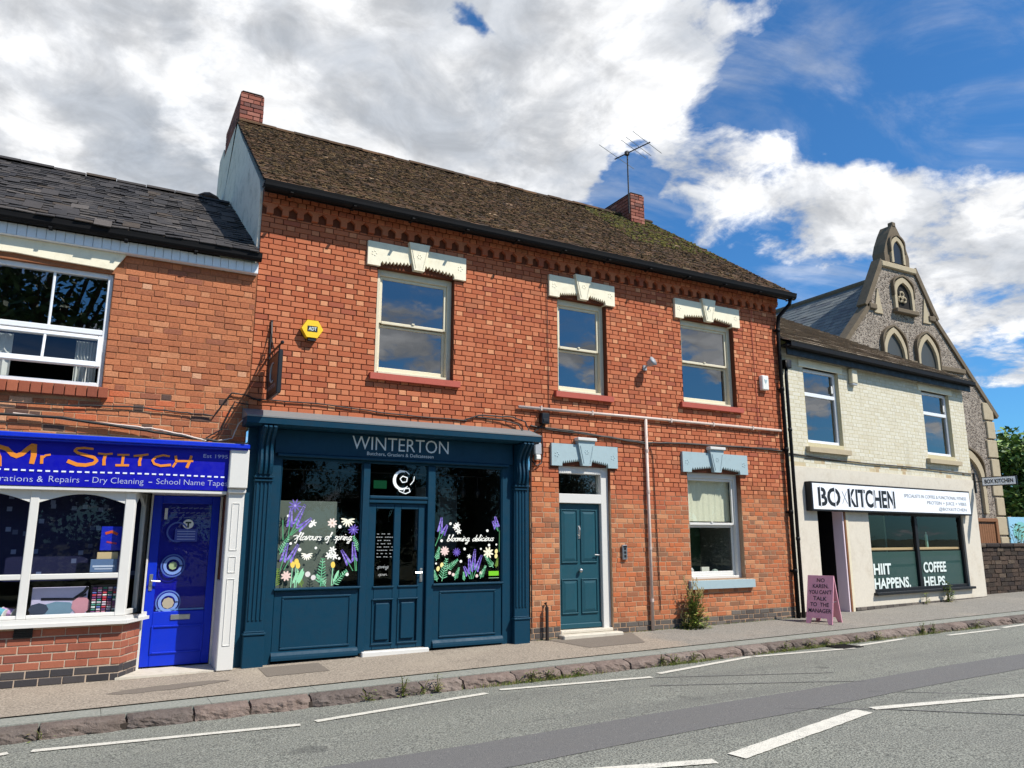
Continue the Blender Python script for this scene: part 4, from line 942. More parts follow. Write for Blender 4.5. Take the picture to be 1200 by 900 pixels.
m = MB(); m.cbox(3.66, 3.86, .55, .57, 2.27, 2.39, .003); tag(m.build('exit_sign', 'exit_glow', org=(3.75, .55, 2.25)), 'small lit green exit sign behind the fanlight of the teal shop door', 'exit sign')
for i, (x, yl) in enumerate(((2.75, 1.0), (2.95, 2.2), (2.9, 1.6))):
    m = MB(); m.tube([(x, yl, 2.945), (x, yl, 2.93)], .03, 10); tag(m.build('downlight', 'lamp_glow', org=(x, yl, 2.93)), ['lit ceiling spot nearest the flavours of spring window', 'lit ceiling spot deepest inside the teal shop', 'middle lit ceiling spot inside the teal shop'][i], 'ceiling light')

# ------------------------------------------------------------------ shop at the left end
LEFT = thing('terraced_shop', (-1, 0, 0), 'orange brick terraced shop with blue fascia, white bay window and slate roof', 'building')
B_LEFT = [(rgb(186, 116, 80), 5), (rgb(192, 121, 83), 4), (rgb(178, 109, 75), 4), (rgb(170, 105, 74), 2.5), (rgb(199, 135, 97), 1.6), (rgb(210, 158, 124), 0.5), (rgb(158, 98, 74), 1.2)]
B_LEFT2 = B_LEFT + [(rgb(98, 76, 68), 1.6), (rgb(198, 110, 74), 4)]
LW = (-1.95, -.03, 3.36, 4.82)
LF = -6.0
lh = [LW + (True,)]
m = MB(); wall_sheet(m, LF, 1.70, 2.72, 5.22, lh, .0095, .2); 
m.add([(LF, .014, -.2), (LF, 6, -.2), (LF, 6, 5.4), (LF, .014, 5.4)], [(3, 2, 1, 0)])
lw = m.build('wall', 'mortar_left', LEFT)
emit(brick_run(LF, 1.695, 2.70, 5.08, [(LW[0], LW[1], LW[2] - .17, LW[3]), (-2.1, .06, 4.80, 5.10)], .003, lambda x, z: B_LEFT2 if z < 3.3 else B_LEFT, ch=.079, st=.232, bond='flemish', joint=.008, jit=.004), 'brick', 'brick', 'brick_old', lw, 300, 'brickwork')
# white lintel, window with its open lower sash, brick sill
m = MB(); m.prism([(-2.1, 5.085), (.085, 5.085), (-.04, 4.86), (-.3, 4.87), (-.7, 4.88), (-1.1, 4.90), (-1.5, 4.89), (-2.1, 4.9)], -.03, .1); m.build('lintel', 'lintel_cream', LEFT)
m = MB(); fw = .06; x0, x1, z0, z1 = LW; y = .06
m.cbox(x0, x0 + fw, y, y + .1, z0, z1); m.cbox(x1 - fw, x1, y, y + .1, z0, z1); m.cbox(x0 + fw, x1 - fw, y, y + .1, z1 - fw, z1); m.cbox(x0 + fw, x1 - fw, y - .03, y + .1, z0, z0 + .05)
m.cbox(x0 + fw, x1 - fw, y, y + .1, 4.02, 4.085)
win = m.build('window', 'upvc', LEFT)
m = MB(); m.cbox(-.685, -.655, y + .02, y + .06, 4.086, z1 - fw); m.build('glazing_bar', 'upvc', win)
for a, b in ((x0 + fw, -.685), (-.655, x1 - fw)): pane_quad(win, a, b, 4.086, z1 - fw, y + .045, 'glass_upper')
# lower sash pushed out at its foot
hz, ang = 3.995, R(17); ss = MB(); S0 = Matrix.Translation((0, y - .01, hz)) @ Matrix.Rotation(-ang, 4, 'X')
def sx(mb): mb.V = [tuple(S0 @ Vector(v)) for v in mb.V]; return mb
xa, xb, hh = x0 + fw, x1 - .05, .43
ss.cbox(xa, xa + .05, -.02, .03, -hh, 0); ss.cbox(xb - .05, xb, -.02, .03, -hh, 0); ss.cbox(xa + .05, xb - .05, -.02, .03, -.05, 0); ss.cbox(xa + .05, xb - .05, -.02, .03, -hh, -hh + .07); ss.cbox(-.705, -.675, -.015, .02, -hh + .07, -.05)
sash = sx(ss).build('open_sash', 'upvc', win)
g = MB(); g.add([(xa + .05, .0, -hh + .07), (xb - .05, .0, -hh + .07), (xb - .05, .0, -.05), (xa + .05, .0, -.05)], [(0, 1, 2, 3)]); sx(g).build('sash_pane', 'glass', win)
m = MB(); room(m, x0 - .1, x1 + .1, y + .11, 2.4, z0 - .1, z1 + .1); m.build('room_interior', 'interior_dark', win)
m = MB()
for xa_, xb_ in ((-1.60, -1.02), (-.36, -.12)):
    n_ = 22
    for k in range(n_):
        p, q = xa_ + (xb_ - xa_) * k / n_, xa_ + (xb_ - xa_) * (k + 1) / n_; ya_, yb_ = .24 + .018 * math.sin(k * 1.9), .24 + .018 * math.sin((k + 1) * 1.9)
        m.add([(p, ya_, 3.42), (q, yb_, 3.42), (q, yb_, 3.96), (p, ya_, 3.96)], [(0, 1, 2, 3)], rgb(196, 198, 194))
m.box(-1.9, -.1, .6, .62, 3.72, 3.76, rgb(180, 184, 184)); m.build('net_curtain', 'things', win)
for i in range(17):
    a = -1.93 + i * .1165; m = MB(); m.cbox(a, a + .108, -.075, .055, 3.215, 3.345, .006, pick([(rgb(150, 84, 62), 3), (rgb(136, 76, 58), 2), (rgb(164, 96, 70), 1)])); m.build('sill_brick', 'brick', win)
# roof of slates, gutter and boarded fascia
E1 = Vector((LF, -.22, 5.34)); up1 = Vector((0, 3.15 + .22, 7.40 - 5.34)); L1 = up1.length; up1.normalize()
S_PAL = [(rgb(60, 57, 56), 4), (rgb(67, 63, 61), 3), (rgb(54, 52, 52), 3), (rgb(73, 68, 64), 1.6), (rgb(48, 46, 47), 1.5), (rgb(89, 83, 78), .35), (rgb(72, 63, 54), .8)]
m = MB(); m.add([E1, (1.68, E1.y, E1.z), (1.68, 3.15, 7.40), (LF, 3.15, 7.40), (LF, 6.4, 5.34), (1.68, 6.4, 5.34)], [(0, 1, 2, 3), (3, 2, 5, 4)]); m.V = [(v[0], v[1], v[2] - .02) for v in m.V]
lr = m.build('roof', 'mortar_dark', LEFT)
emit(roof_run(E1, Vector((1, 0, 0)), up1, L1 - .02, lambda r: (0, 1.675 - LF), .205, .165, .30, .012, S_PAL, 1.8), 'tile', 'slate', 'slate', lr, 300, 'slating')
x = LF
while x < 1.6:
    V = []; c0 = pick(S_PAL); dz = random.uniform(-.01, .01)
    for xx in (x, x + .44):
        for k in range(5):
            a_ = math.pi * k / 4; V.append((min(xx, 1.67), 3.15 + .12 * math.cos(a_), 7.385 + dz + .07 * math.sin(a_)))
    o = MB(); o.add(V, [(k, k + 1, 5 + k + 1, 5 + k) for k in range(4)] + [tuple(range(4, -1, -1)), tuple(range(5, 10))], c0); o.build('ridge_tile', 'slate', lr); x += .45
m = MB(); i = 0; x = LF
while x < 1.68:
    m.cbox(x + .002, min(x + .098, 1.69), -.10, -.08, 5.095, 5.235, .004); x += .1
m.box(LF, 1.69, -.079, -.02, 5.10, 5.23); m.build('fascia_boarding', 'upvc', LEFT)
m = MB(); m.box(LF, 1.69, -.10, .014, 5.088, 5.094); m.build('soffit', 'upvc', LEFT)
gt = MB(); GPf = [(-.17 + .062 * math.cos(a_), 5.30 + .07 * math.sin(a_)) for a_ in [math.pi + k * math.pi / 8 for k in range(9)]]
gt.extr([(-.24, 5.335)] + GPf + [(-.10, 5.335), (-.115, 5.31)] + [(-.17 + .05 * math.cos(a_), 5.31 + .055 * math.sin(a_)) for a_ in [2 * math.pi - k * math.pi / 8 for k in range(9)]] + [(-.23, 5.315)], LF, 1.71)
for k in range(9): gt.box(LF + .3 + k * .82, LF + .34 + k * .82, -.21, -.08, 5.215, 5.235)
gt.build('gutter', 'gutter_black', LEFT)
# rear stack that shows over the ridge
m = MB(); m.cbox(1.18, 1.62, 4.3, 4.9, 7.0, 8.0, .06, rgb(120, 92, 80)); m.blob((1.4, 4.55, 8.0), .26, .3, .13, rgb(104, 84, 74), 9, 6, .12); m.build('rear_chimney', 'stone', LEFT)

# fascia sign
SGY = -.21
m = MB(); m.cbox(LF, 1.485, SGY, -.02, 2.125, 2.655); sg = m.build('fascia_sign', 'sign_blue', LEFT)
m = MB(); m.cbox(LF, 1.705, -.33, .0, 2.66, 2.715, .008); m.cbox(LF, 1.69, -.30, -.02, 2.64, 2.659, .004); m.build('sign_canopy', 'shop_blue', sg)
m = MB(); m.box(LF, 1.69, -.26, .012, 2.716, 2.73); m.build('lead_flashing', 'lead', sg)
m = MB(); yy = SGY - .004
O = [rgb(222, 134, 44)] 
def st(pts, wd, wd1=None): m.ribbon(pts, wd, yy, O[0], wd1)
st([(-1.10, 2.35), (-1.08, 2.56)], .07, .06); st([(-1.09, 2.555), (-.97, 2.55), (-.90, 2.53), (-.84, 2.47), (-.80, 2.455)], .045, .05); st([(-.80, 2.455), (-.75, 2.48), (-.70, 2.54), (-.66, 2.578), (-.63, 2.575)], .05, .05); st([(-.645, 2.575), (-.635, 2.47), (-.645, 2.385)], .062, .05); st([(-1.02, 2.55), (-.97, 2.43), (-.965, 2.345)], .05, .075)
st([(-.555, 2.465), (-.55, 2.385)], .032); st([(-.55, 2.44), (-.52, 2.475), (-.475, 2.485)], .024, .02)
st([(-.05, 2.575), (-.14, 2.582), (-.215, 2.572), (-.235, 2.545), (-.20, 2.52), (-.12, 2.50), (-.03, 2.475), (0, 2.44), (-.03, 2.405), (-.11, 2.382), (-.20, 2.385), (-.29, 2.42)], .024, .044)
st([(.01, 2.525), (.09, 2.52), (.155, 2.53)], .022); st([(.085, 2.52), (.075, 2.45), (.08, 2.395)], .032, .036)
st([(.215, 2.52), (.335, 2.525)], .022); st([(.275, 2.52), (.272, 2.405)], .030); st([(.205, 2.395), (.34, 2.40)], .026)
st([(.39, 2.515), (.46, 2.525), (.54, 2.54)], .024); st([(.47, 2.525), (.455, 2.45), (.46, 2.405)], .030, .034)
st([(.78, 2.53), (.71, 2.54), (.63, 2.515), (.595, 2.47), (.62, 2.43), (.69, 2.41), (.80, 2.425)], .022, .03)
st([(.85, 2.535), (.865, 2.47), (.83, 2.405)], .030, .026); st([(.86, 2.475), (1.05, 2.485)], .026); st([(1.03, 2.545), (1.015, 2.48), (.99, 2.405)], .030, .036)
x = -2.0
while x < 1.46: m.ribbon([(x, 2.302 + .004 * math.sin(x * 3)), (x + .038, 2.302 + .004 * math.sin(x * 3))], .018, yy, rgb(228, 232, 244)); x += .079
WT = rgb(180, 186, 220)
text(m, 'Alterations', -1.135, 2.17, yy, .068, .52, -.012, tint=WT); text(m, '&', -.575, 2.172, yy, .068, tint=WT); text(m, 'Repairs', -.46, 2.176, yy, .07, .305, -.012, tint=WT); text(m, '-', -.10, 2.18, yy, .07, .04, tint=WT)
text(m, 'Dry Cleaning', -.02, 2.18, yy, .07, .54, -.012, tint=WT); text(m, '-', .575, 2.185, yy, .07, .04, tint=WT); text(m, 'School Name Tapes', .66, 2.188, yy, .068, .82, -.012, tint=WT); text(m, 'Est 1995', 1.17, 2.535, yy, .045, .29, tint=WT)
m.build('lettering', 'print', sg, kind='stuff')
# white end pillar
m = MB(); m.cbox(1.505, 1.70, -.20, .0, -.04, 2.15, .01); m.cbox(1.48, 1.712, -.285, .0, 2.16, 2.655, .012); m.cbox(1.49, 1.708, -.245, .0, 2.10, 2.158, .01)
for zz in ((.25, 1.05), (1.12, 1.32), (1.39, 1.98)): 
    m.cbox(1.555, 1.565, -.208, -.19, zz[0], zz[1], .003); m.cbox(1.64, 1.65, -.208, -.19, zz[0], zz[1], .003); m.cbox(1.565, 1.64, -.208, -.19, zz[1] - .01, zz[1], .003); m.cbox(1.565, 1.64, -.208, -.19, zz[0], zz[0] + .01, .003)
m.build('end_pillar', 'frame_white', LEFT)
# bay window: frame, arched heads, panes
BY = -.14; CX, CYB = .455, .26; PX = .66
m = MB(); m.cbox(LF, 1.48, -.20, .5, 2.085, 2.123, .004); m.build('soffit', 'frame_white', LEFT)
bay = MB(); bars = [-3.45, -2.50, -1.535, -.575, .40]
for x in bars: bay.cbox(x - .045 if x < .3 else x - .05, x + .045 if x < .3 else x + .055, BY, BY + .07, .66, 2.085)
for a, b in zip(bars, bars[1:]):
    a2, b2 = a + .045, b - .045; bay.cbox(a2, b2, BY + .005, BY + .06, 1.085, 1.145, .006); bay.cbox(a2, b2, BY + .005, BY + .06, .66, .70, .006)
    arc = [(a2, 2.084), (a2, 1.945)] + [(a2 + (b2 - a2) * f, 1.945 + .105 * math.sin(math.pi * f)) for f in [k / 14 for k in range(1, 14)]] + [(b2, 1.945), (b2, 2.084)]
    bay.prism(arc, BY + .012, BY + .055)
bw = bay.build('bay_window', 'frame_white', LEFT)
for a, b in zip(bars, bars[1:]): pane_quad(bw, a + .045, b - .045, 1.145, 2.07, BY + .035); pane_quad(bw, a + .045, b - .045, .70, 1.085, BY + .035)
# canted return of the bay
ca = math.atan2(CYB - BY, PX - CX); CL = math.hypot(CYB - BY, PX - CX)
CM = Matrix.Translation((CX, BY, 0)) @ Matrix.Rotation(ca, 4, 'Z')
def cx_(mb): mb.V = [tuple(CM @ Vector(v)) for v in mb.V]; return mb
m = MB(); m.cbox(.0, .05, .0, .06, .66, 2.085); m.cbox(CL - .15, CL, .0, .06, .66, 2.085); m.cbox(.05, CL - .15, .005, .055, .66, .72)
m.prism([(.05, 2.084), (.05, 1.93)] + [(.05 + (CL - .2) * f, 1.93 + .11 * math.sin(math.pi * f)) for f in [k / 10 for k in range(1, 10)]] + [(CL - .15, 1.93), (CL - .15, 2.084)], .01, .05)
cx_(m).build('bay_return', 'frame_white', bw)
m = MB(); m.add([(.05, .03, .72), (CL - .15, .03, .72), (CL - .15, .03, 2.05), (.05, .03, 2.05)], [(0, 1, 2, 3)]); cx_(m).build('return_pane', 'glass_shop', bw)
m = MB(); m.slab([(LF, BY - .10), (CX + .03, BY - .10), (PX + .09, CYB - .02), (PX + .02, CYB + .06), (LF, CYB + .06)], .575, .612); m.slab([(LF, BY - .07), (CX + .015, BY - .07), (PX + .06, CYB), (PX, CYB + .05), (LF, CYB + .05)], .612, .658); m.build('bay_sill', 'frame_white', bw)
# brick stall riser under the bay
B_SHOP = [(rgb(152, 90, 70), 4), (rgb(160, 97, 75), 3), (rgb(144, 84, 66), 3), (rgb(134, 80, 66), 1)]; B_BLUE = [(rgb(62, 60, 62), 3), (rgb(74, 70, 70), 2), (rgb(54, 52, 54), 1)]
palS = lambda x, z: B_BLUE if z < .115 else B_SHOP
m = MB(); m.box(LF, CX - .004, BY + .007, CYB, -.15, .575); m.add([(CX - .004, BY + .008, -.15), (PX - .006, CYB + .004, -.15), (PX - .006, CYB + .004, .575), (CX - .004, BY + .008, .575)], [(0, 1, 2, 3)]); rs = m.build('stall_riser', 'mortar_shop', LEFT)
pcs = brick_run(-3.6, CX, -.06, .57, [], BY, palS, ch=.0875, st=.232, bond='stretcher', joint=.012)
pcs += brick_run(.0, CL, -.06, .57, [], .0, palS, ch=.0875, st=.20, bond='stretcher', joint=.012, xf=lambda c: CM @ c, rot=Matrix.Rotation(ca, 3, 'Z'))
emit(pcs, 'brick', 'brick', 'brick_shop', rs, 300)
m = MB()
for k in range(6): m.cbox(-.62, -.44, BY - .02, BY + .02, .465 + k * .018, .480 + k * .018, .003)
m.box(-.62, -.44, BY - .005, BY + .02, .46, .575); m.build('air_vent', 'plastic_black', rs)
# display inside the bay
m = MB(); m.box(LF, PX, .30, .32, 1.05, 2.08); m.build('patterned_backdrop', 'navy_pattern', LEFT)
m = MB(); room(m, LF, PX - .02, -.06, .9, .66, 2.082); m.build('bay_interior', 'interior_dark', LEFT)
def display(name, label, cat, mb, org): tag(mb.build(name, 'things', org=org), label, cat)
m = MB(); m.cbox(.13, .36, .0, .02, 1.40, 1.68, .003, rgb(24, 44, 190)); m.ribbon([(.18, 1.6), (.24, 1.62), (.3, 1.59)], .03, -.003, rgb(220, 90, 40)); m.ribbon([(.2, 1.5), (.3, 1.48)], .02, -.003, rgb(180, 60, 90)); display('poster_card', 'blue poster card with orange print behind the right bay pane', 'poster', m, (.24, 0, 1.4))
m = MB(); m.cbox(.11, .33, -.02, .0, 1.30, 1.38, .003, rgb(214, 186, 140)); display('pale_box', 'flat tan box between blue poster card and framed notice', 'box', m, (.22, 0, 1.3))
m = MB(); m.cbox(.05, .33, -.05, -.035, 1.15, 1.30, .003, rgb(96, 120, 156)); m.ribbon([(.08, 1.22), (.3, 1.22)], .02, -.053, rgb(200, 208, 224)); m.ribbon([(.1, 1.19), (.28, 1.19)], .012, -.053, rgb(200, 208, 224)); display('framed_notice', 'framed grey-blue notice standing on the bay transom', 'notice', m, (.19, -.04, 1.15))
m = MB(); m.cbox(-.50, .06, .02, .04, .68, .99, .004, rgb(206, 196, 222)); m.ribbon([(-.40, .86), (-.2, .855), (-.08, .85)], .03, .018, rgb(40, 36, 44)); m.ribbon([(-.08, .85), (.02, .93), (.05, .98)], .035, .018, rgb(50, 44, 50)); m.ribbon([(-.07, .85), (.04, .90)], .025, .018, rgb(60, 54, 60)); m.ell(.0, .78, .10, .10, .3, .017, rgb(214, 150, 160)); m.ell(-.25, .74, .2, .09, .1, .018, rgb(120, 150, 168)); m.ell(-.42, .75, .10, .07, 0, .0175, rgb(60, 70, 90)); display('scissors_picture', 'pale lilac picture of scissors and cloth in the lower bay pane', 'picture', m, (-.22, .03, .68))
m = MB(); m.box(.085, .35, .0, .06, .68, 1.0, rgb(60, 50, 58))
for i in range(5):
    for j in range(11): m.tube([(.105 + i * .054, -.02, .70 + j * .027), (.145 + i * .054, -.02, .70 + j * .027)], .011, 6, random.choice([rgb(214, 60, 80), rgb(220, 200, 210), rgb(90, 110, 180), rgb(200, 130, 150), rgb(230, 230, 226), rgb(120, 60, 120), rgb(60, 140, 120)]))
display('thread_rack', 'rack of coloured thread reels in the lower bay pane', 'thread rack', m, (.22, 0, .68))
SP = [(-.78, .0, rgb(110, 178, 196), .055), (-.70, .03, rgb(206, 160, 206), .05), (-.88, .02, rgb(120, 190, 208), .06), (-.93, -.03, rgb(226, 226, 222), .05)]
for i, (x, yq, c, r) in enumerate(SP):
    m = MB(); m.tube([(x - .07, yq, .78), (x + .05, yq - .05, .74 + .02 * i)], r, 12, c); m.tube([(x - .075, yq + .002, .782), (x - .07, yq, .78)], r * 1.15, 12, rgb(230, 226, 216)); m.tube([(x + .05, yq - .05, .74 + .02 * i), (x + .056, yq - .053, .738 + .02 * i)], r * 1.15, 12, rgb(230, 226, 216)); m.V = [(v[0], v[1], v[2] - (.08 - r) - .012 * i) for v in m.V]
    tag(m.build('thread_spool', 'things', org=(x, yq, .67)), ['pale blue thread spool nearest the bay mullion', 'lilac thread spool lying beside the pale blue spools', 'larger pale blue thread spool left of the lilac spool', 'white thread spool at the left edge of the bay'][i], 'thread spool', 'thread spools in the bay window')
# recessed blue door
DY = .36; d0, d1 = .685, 1.495
m = MB(); m.cbox(d0 - .045, d0, DY - .03, DY + .08, -.04, 2.085); m.cbox(d1, d1 + .03, DY - .02, DY + .08, -.04, 2.085); ldoor = m.build('shop_door', 'frame_white', LEFT)
m = MB(); m.cbox(d0 + .004, d0 + .11, DY, DY + .045, -.01, 2.08); m.cbox(d1 - .10, d1 - .004, DY, DY + .045, -.01, 2.08); m.cbox(d0 + .11, d1 - .10, DY, DY + .045, 1.98, 2.08); m.cbox(d0 + .11, d1 - .10, DY, DY + .045, -.01, .64); m.build('door_leaf', 'shop_blue', ldoor)
p = MB(); a, b, c, d = d0 + .13, d1 - .12, .16, .45; e = .025
p.cbox(a, b, DY - .016, DY, d, d + e, .006); p.cbox(a, b, DY - .016, DY, c - e, c, .006); p.cbox(a - e, a, DY - .016, DY, c - e, d + e, .006); p.cbox(b, b + e, DY - .016, DY, c - e, d + e, .006); p.build('panel', 'shop_blue', ldoor)
pane_quad(ldoor, d0 + .11, d1 - .10, .64, 1.98, DY + .02)
m = MB(); m.box(d0 + .1, d1 - .09, DY + .06, DY + .07, .6, 2.0); m.build('door_blind', 'sign_blue', ldoor)
m = MB(); m.cbox(1.00, 1.23, DY - .014, DY, .535, .60, .005); m.build('letter_plate', 'metal', ldoor)
m = MB(); m.cbox(d0 + .035, d0 + .075, DY - .012, DY, .90, 1.10, .004); m.tube([(d0 + .055, DY - .01, 1.02), (d0 + .055, DY - .05, 1.02), (d0 + .16, DY - .05, 1.01)], .011, 6); m.build('door_handle', 'metal', ldoor)
m = MB(); yy = DY + .012; PB = rgb(120, 150, 214)
def ring(x, z, r, wd, c, n=24): m.ribbon([(x + r * math.cos(2 * math.pi * k / n), z + r * math.sin(2 * math.pi * k / n)) for k in range(n + 1)], wd, yy, c)
ring(.98, 1.20, .095, .035, PB); ring(.98, 1.20, .135, .018, rgb(70, 96, 170)); m.ell(.98, 1.20, .05, .05, 0, yy, rgb(150, 170, 130))
ring(.96, .75, .10, .035, PB); m.ell(.96, .74, .07, .07, 0, yy, rgb(170, 160, 140)); ring(.96, .75, .14, .014, rgb(90, 120, 190)); m.ribbon([(.83, .66), (1.38, .66)], .02, yy, rgb(90, 130, 190))
m.ell(1.12, 1.72, .065, .06, 0, yy - .001, rgb(232, 236, 236), 16); m.ribbon([(1.09, 1.74), (1.15, 1.74)], .02, yy - .002, rgb(40, 60, 50)); m.ribbon([(1.12, 1.73), (1.12, 1.68)], .02, yy - .002, rgb(40, 60, 50))
ring(1.0, 1.62, .12, .02, rgb(80, 100, 180)); m.add([(.97, yy - .002, 1.50), (1.24, yy - .002, 1.50), (1.24, yy - .002, 1.66), (.97, yy - .002, 1.66)], [(0, 1, 2, 3)], rgb(70, 84, 168))
for k in range(4): m.ribbon([(1.0, 1.53 + k * .033), (1.21, 1.53 + k * .033)], .012, yy - .003, rgb(150, 164, 214))
m.box(.83, .865, yy - .002, yy, 1.78, 1.92, rgb(220, 222, 226)); m.ribbon([(1.41, 1.60), (1.41, 1.95)], .008, yy, rgb(160, 170, 210))
for k in range(3):
    x = .90
    while x < 1.34: L = random.uniform(.03, .09); m.ribbon([(x, 1.92 - k * .06), (x + L, 1.93 - k * .06)], .014, yy, rgb(84, 94, 160)); x += L + .02
m.build('door_stickers', 'print', ldoor, kind='stuff')
m = MB(); m.box(1.528, 1.56, -.0, .5, 1.02, 2.083, rgb(104, 60, 48)); m.build('recess_side_wall', 'brick_shop', LEFT)
m = MB(); m.cbox(1.515, 1.56, -.01, .40, -.04, 1.018, .006); m.build('recess_panelling', 'frame_white', LEFT)
m = MB(); m.slab([(.42, -.165), (1.50, -.165), (1.515, .42), (.62, .42), (.62, .24)], -.09, -.028); m.build('doorstep', 'concrete', LEFT)
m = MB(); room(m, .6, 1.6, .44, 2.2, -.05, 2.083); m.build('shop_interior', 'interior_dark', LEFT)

# ------------------------------------------------------------------ cream painted shop beyond the brick building
RA = R(5.0); RO = Vector((11.86, 0, 0))
RIGHT = thing('cream_shop', RO, 'cream painted two-storey shop with white box sign and brown ribbed roof', 'building', rotz=RA, local=True)
RM = Matrix.Translation(RO) @ Matrix.Rotation(RA, 4, 'Z'); rw_ = lambda p: RM @ Vector(p)
RW = [(.72, 1.93, 3.44, 5.0), (5.27, 6.52, 3.47, 5.0)]
RS = 7.22
m = MB(); wall_sheet(m, .04, RS, 2.85, 5.36, [w_ + (True,) for w_ in RW], .008, .16); m.add([(RS, .008, -.1), (RS, 9, -.1), (RS, 9, 5.36), (RS, .008, 5.36)], [(0, 1, 2, 3)]); m.add([(RS, .008, 5.36), (RS, 9, 5.36), (RS, 5.2, 8.35)], [(0, 1, 2)])
rwall = m.build('wall', 'mortar_cream', RIGHT)
B_CR = [(rgb(208, 202, 182), 5), (rgb(205, 198, 177), 4), (rgb(211, 206, 188), 3), (rgb(202, 194, 172), 1)]; B_CR2 = B_CR + [(rgb(194, 178, 146), 3), (rgb(180, 158, 126), 1)]
emit(brick_run(.04, RS, 2.94, 5.33, [(a, b, c - .2, d) for a, b, c, d in RW] + [(a - .15, b + .15, 5.0, 5.16) for a, b, c, d in RW], .0062, lambda x, z: B_CR2 if z < 3.2 else B_CR, ch=.079, joint=.005, jit=.0008), 'brick', 'brick', 'brick_painted', rwall, 300, 'brickwork', rw_)
for a, b, c, d in RW:
    m = MB(); m.cbox(a - .15, b + .15, -.012, .1, 5.0, 5.16, .006); m.build('lintel', 'lintel_cream', RIGHT)
def upvc_window(box, tz, sill):
    x0, x1, z0, z1 = box; y = .09; fw = .065; m = MB()
    m.cbox(x0, x0 + fw, y, y + .07, z0, z1); m.cbox(x1 - fw, x1, y, y + .07, z0, z1); m.cbox(x0 + fw, x1 - fw, y, y + .07, z1 - fw, z1); m.cbox(x0 + fw, x1 - fw, y - .02, y + .07, z0, z0 + fw); m.cbox(x0 + fw, x1 - fw, y - .005, y + .07, tz - .04, tz + .04)
    o = m.build('window', 'upvc', RIGHT)
    pane_quad(o, x0 + fw, x1 - fw, z0 + fw, tz - .04, y + .03, 'glass_upper'); pane_quad(o, x0 + fw, x1 - fw, tz + .04, z1 - fw, y + .03, 'glass_upper')
    s = MB(); s.extr([(-.09, sill), (-.09, sill + .10), (.10, sill + .125), (.10, sill)], x0 - .10, x1 + .12); s.build('sill', 'bath_stone', o)
    r = MB(); room(r, x0 - .1, x1 + .1, y + .08, 2.2, z0 - .1, z1 + .1); r.build('room_interior', 'interior', o)
    v = MB(); v.cbox(x1 - fw - .10, x1 - fw - .05, y - .012, y, tz + .10, tz + .26, .004); v.cbox(x0 + fw - .03, x0 + fw + .01, y - .02, y, tz - .62, tz - .48, .004); v.build('window_latch', 'plastic_white', o)
upvc_window(RW[0], 4.46, 3.24); upvc_window(RW[1], 4.48, 3.26)
# rendered ground floor with door recess and shop window
DH = (.80, 1.62, -.2, 2.12); WH_ = (2.56, 6.50, .42, 2.09)
m = MB(); wall_sheet(m, .04, RS + .012, .17, 2.935, [DH + (False,), WH_ + (True,)], -.012, .14)
m.add([(.04, -.012, 2.935), (RS + .012, -.012, 2.935), (RS + .012, .01, 2.942), (.04, .01, 2.942)], [(0, 1, 2, 3)]); m.add([(RS + .012, -.012, .17), (RS + .012, 9, .17), (RS + .012, 9, 2.935), (RS + .012, -.012, 2.935)], [(0, 1, 2, 3)])
gf = m.build('rendered_wall', 'render_cream', RIGHT)
m = MB(); 
for a, b in ((.04, .80), (1.80, RS + .02)): m.cbox(a, b, -.02, .1, -.1, .17, .008)
m.build('plinth', 'mortar_dark', RIGHT)
for p in brick_run(1.84, RS, .02, .17, [], -.03, lambda x, z: B_PLINTH, bond='stretcher'):
    o = bpy.data.objects.new('plinth_brick', piece_mesh('brick', p[2], p[3], 'brick')); COL.objects.link(o); o.parent = gf; o.matrix_local = Matrix.Translation(p[0]) @ p[1].to_4x4()
m = MB(); m.box(1.62, 1.66, -.016, .21, .05, 2.12); rec = m.build('door_recess', 'lilac_white', RIGHT)
m = MB(); m.box(.76, .80, -.005, .21, .05, 2.12); m.build('recess_side', 'lilac_white', rec)
m = MB(); m.box(.78, 1.64, -.005, .21, 2.12, 2.16); m.build('recess_ceiling', 'lilac_white', rec)
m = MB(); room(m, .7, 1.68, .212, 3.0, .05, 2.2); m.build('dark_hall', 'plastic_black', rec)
m = MB(); m.cbox(1.661, 1.715, -.035, .05, .07, 2.12, .006); m.build('timber_frame', 'timber', rec)
m = MB(); m.cbox(1.716, 1.80, -.028, .05, .07, 2.12, .006); m.build('frame_post', 'frame_cream', rec)
m = MB(); m.cbox(.80, 1.82, -.12, .7, -.05, .085, .01); m.build('doorstep', 'pink', rec)
# shop window
m = MB(); f = .07; x0, x1, z0, z1 = WH_; y = .05
m.cbox(x0, x0 + f, y - .02, y + .07, z0, z1); m.cbox(x1 - f, x1, y - .02, y + .07, z0, z1); m.cbox(x0 + f, x1 - f, y - .02, y + .07, z1 - f, z1); m.cbox(x0 + f, x1 - f, y - .02, y + .07, z0, z0 + f); m.cbox(4.42, 4.53, y - .02, y + .07, z0 + f, z1 - f)
m.cbox(x0 - .05, x1 + .08, -.10, y, z0 - .045, z0 + .01, .008); sw = m.build('shop_window', 'black_paint', RIGHT)
pane_quad(sw, x0 + f, 4.42, z0 + f, z1 - f, y + .02); pane_quad(sw, 4.53, x1 - f, z0 + f, z1 - f, y + .02)
m = MB(); m.box(x0 + f, 4.42, y + .035, y + .04, z0 + f, 1.25); m.box(4.53, x1 - f, y + .035, y + .04, z0 + f, 1.25); m.build('green_film', 'vinyl_green', sw)
m = MB(); m.cbox(x0 + .02, x1 - .02, y + .06, y + .45, 1.28, 1.33, .006); m.build('counter_top', 'timber_pale', sw)
def stencil(mb, word, x, z, h, wd, yy, off, serif=0.0):
    text(mb, word, x, z, yy, h, wd, off)
m = MB(); yl = y + .012
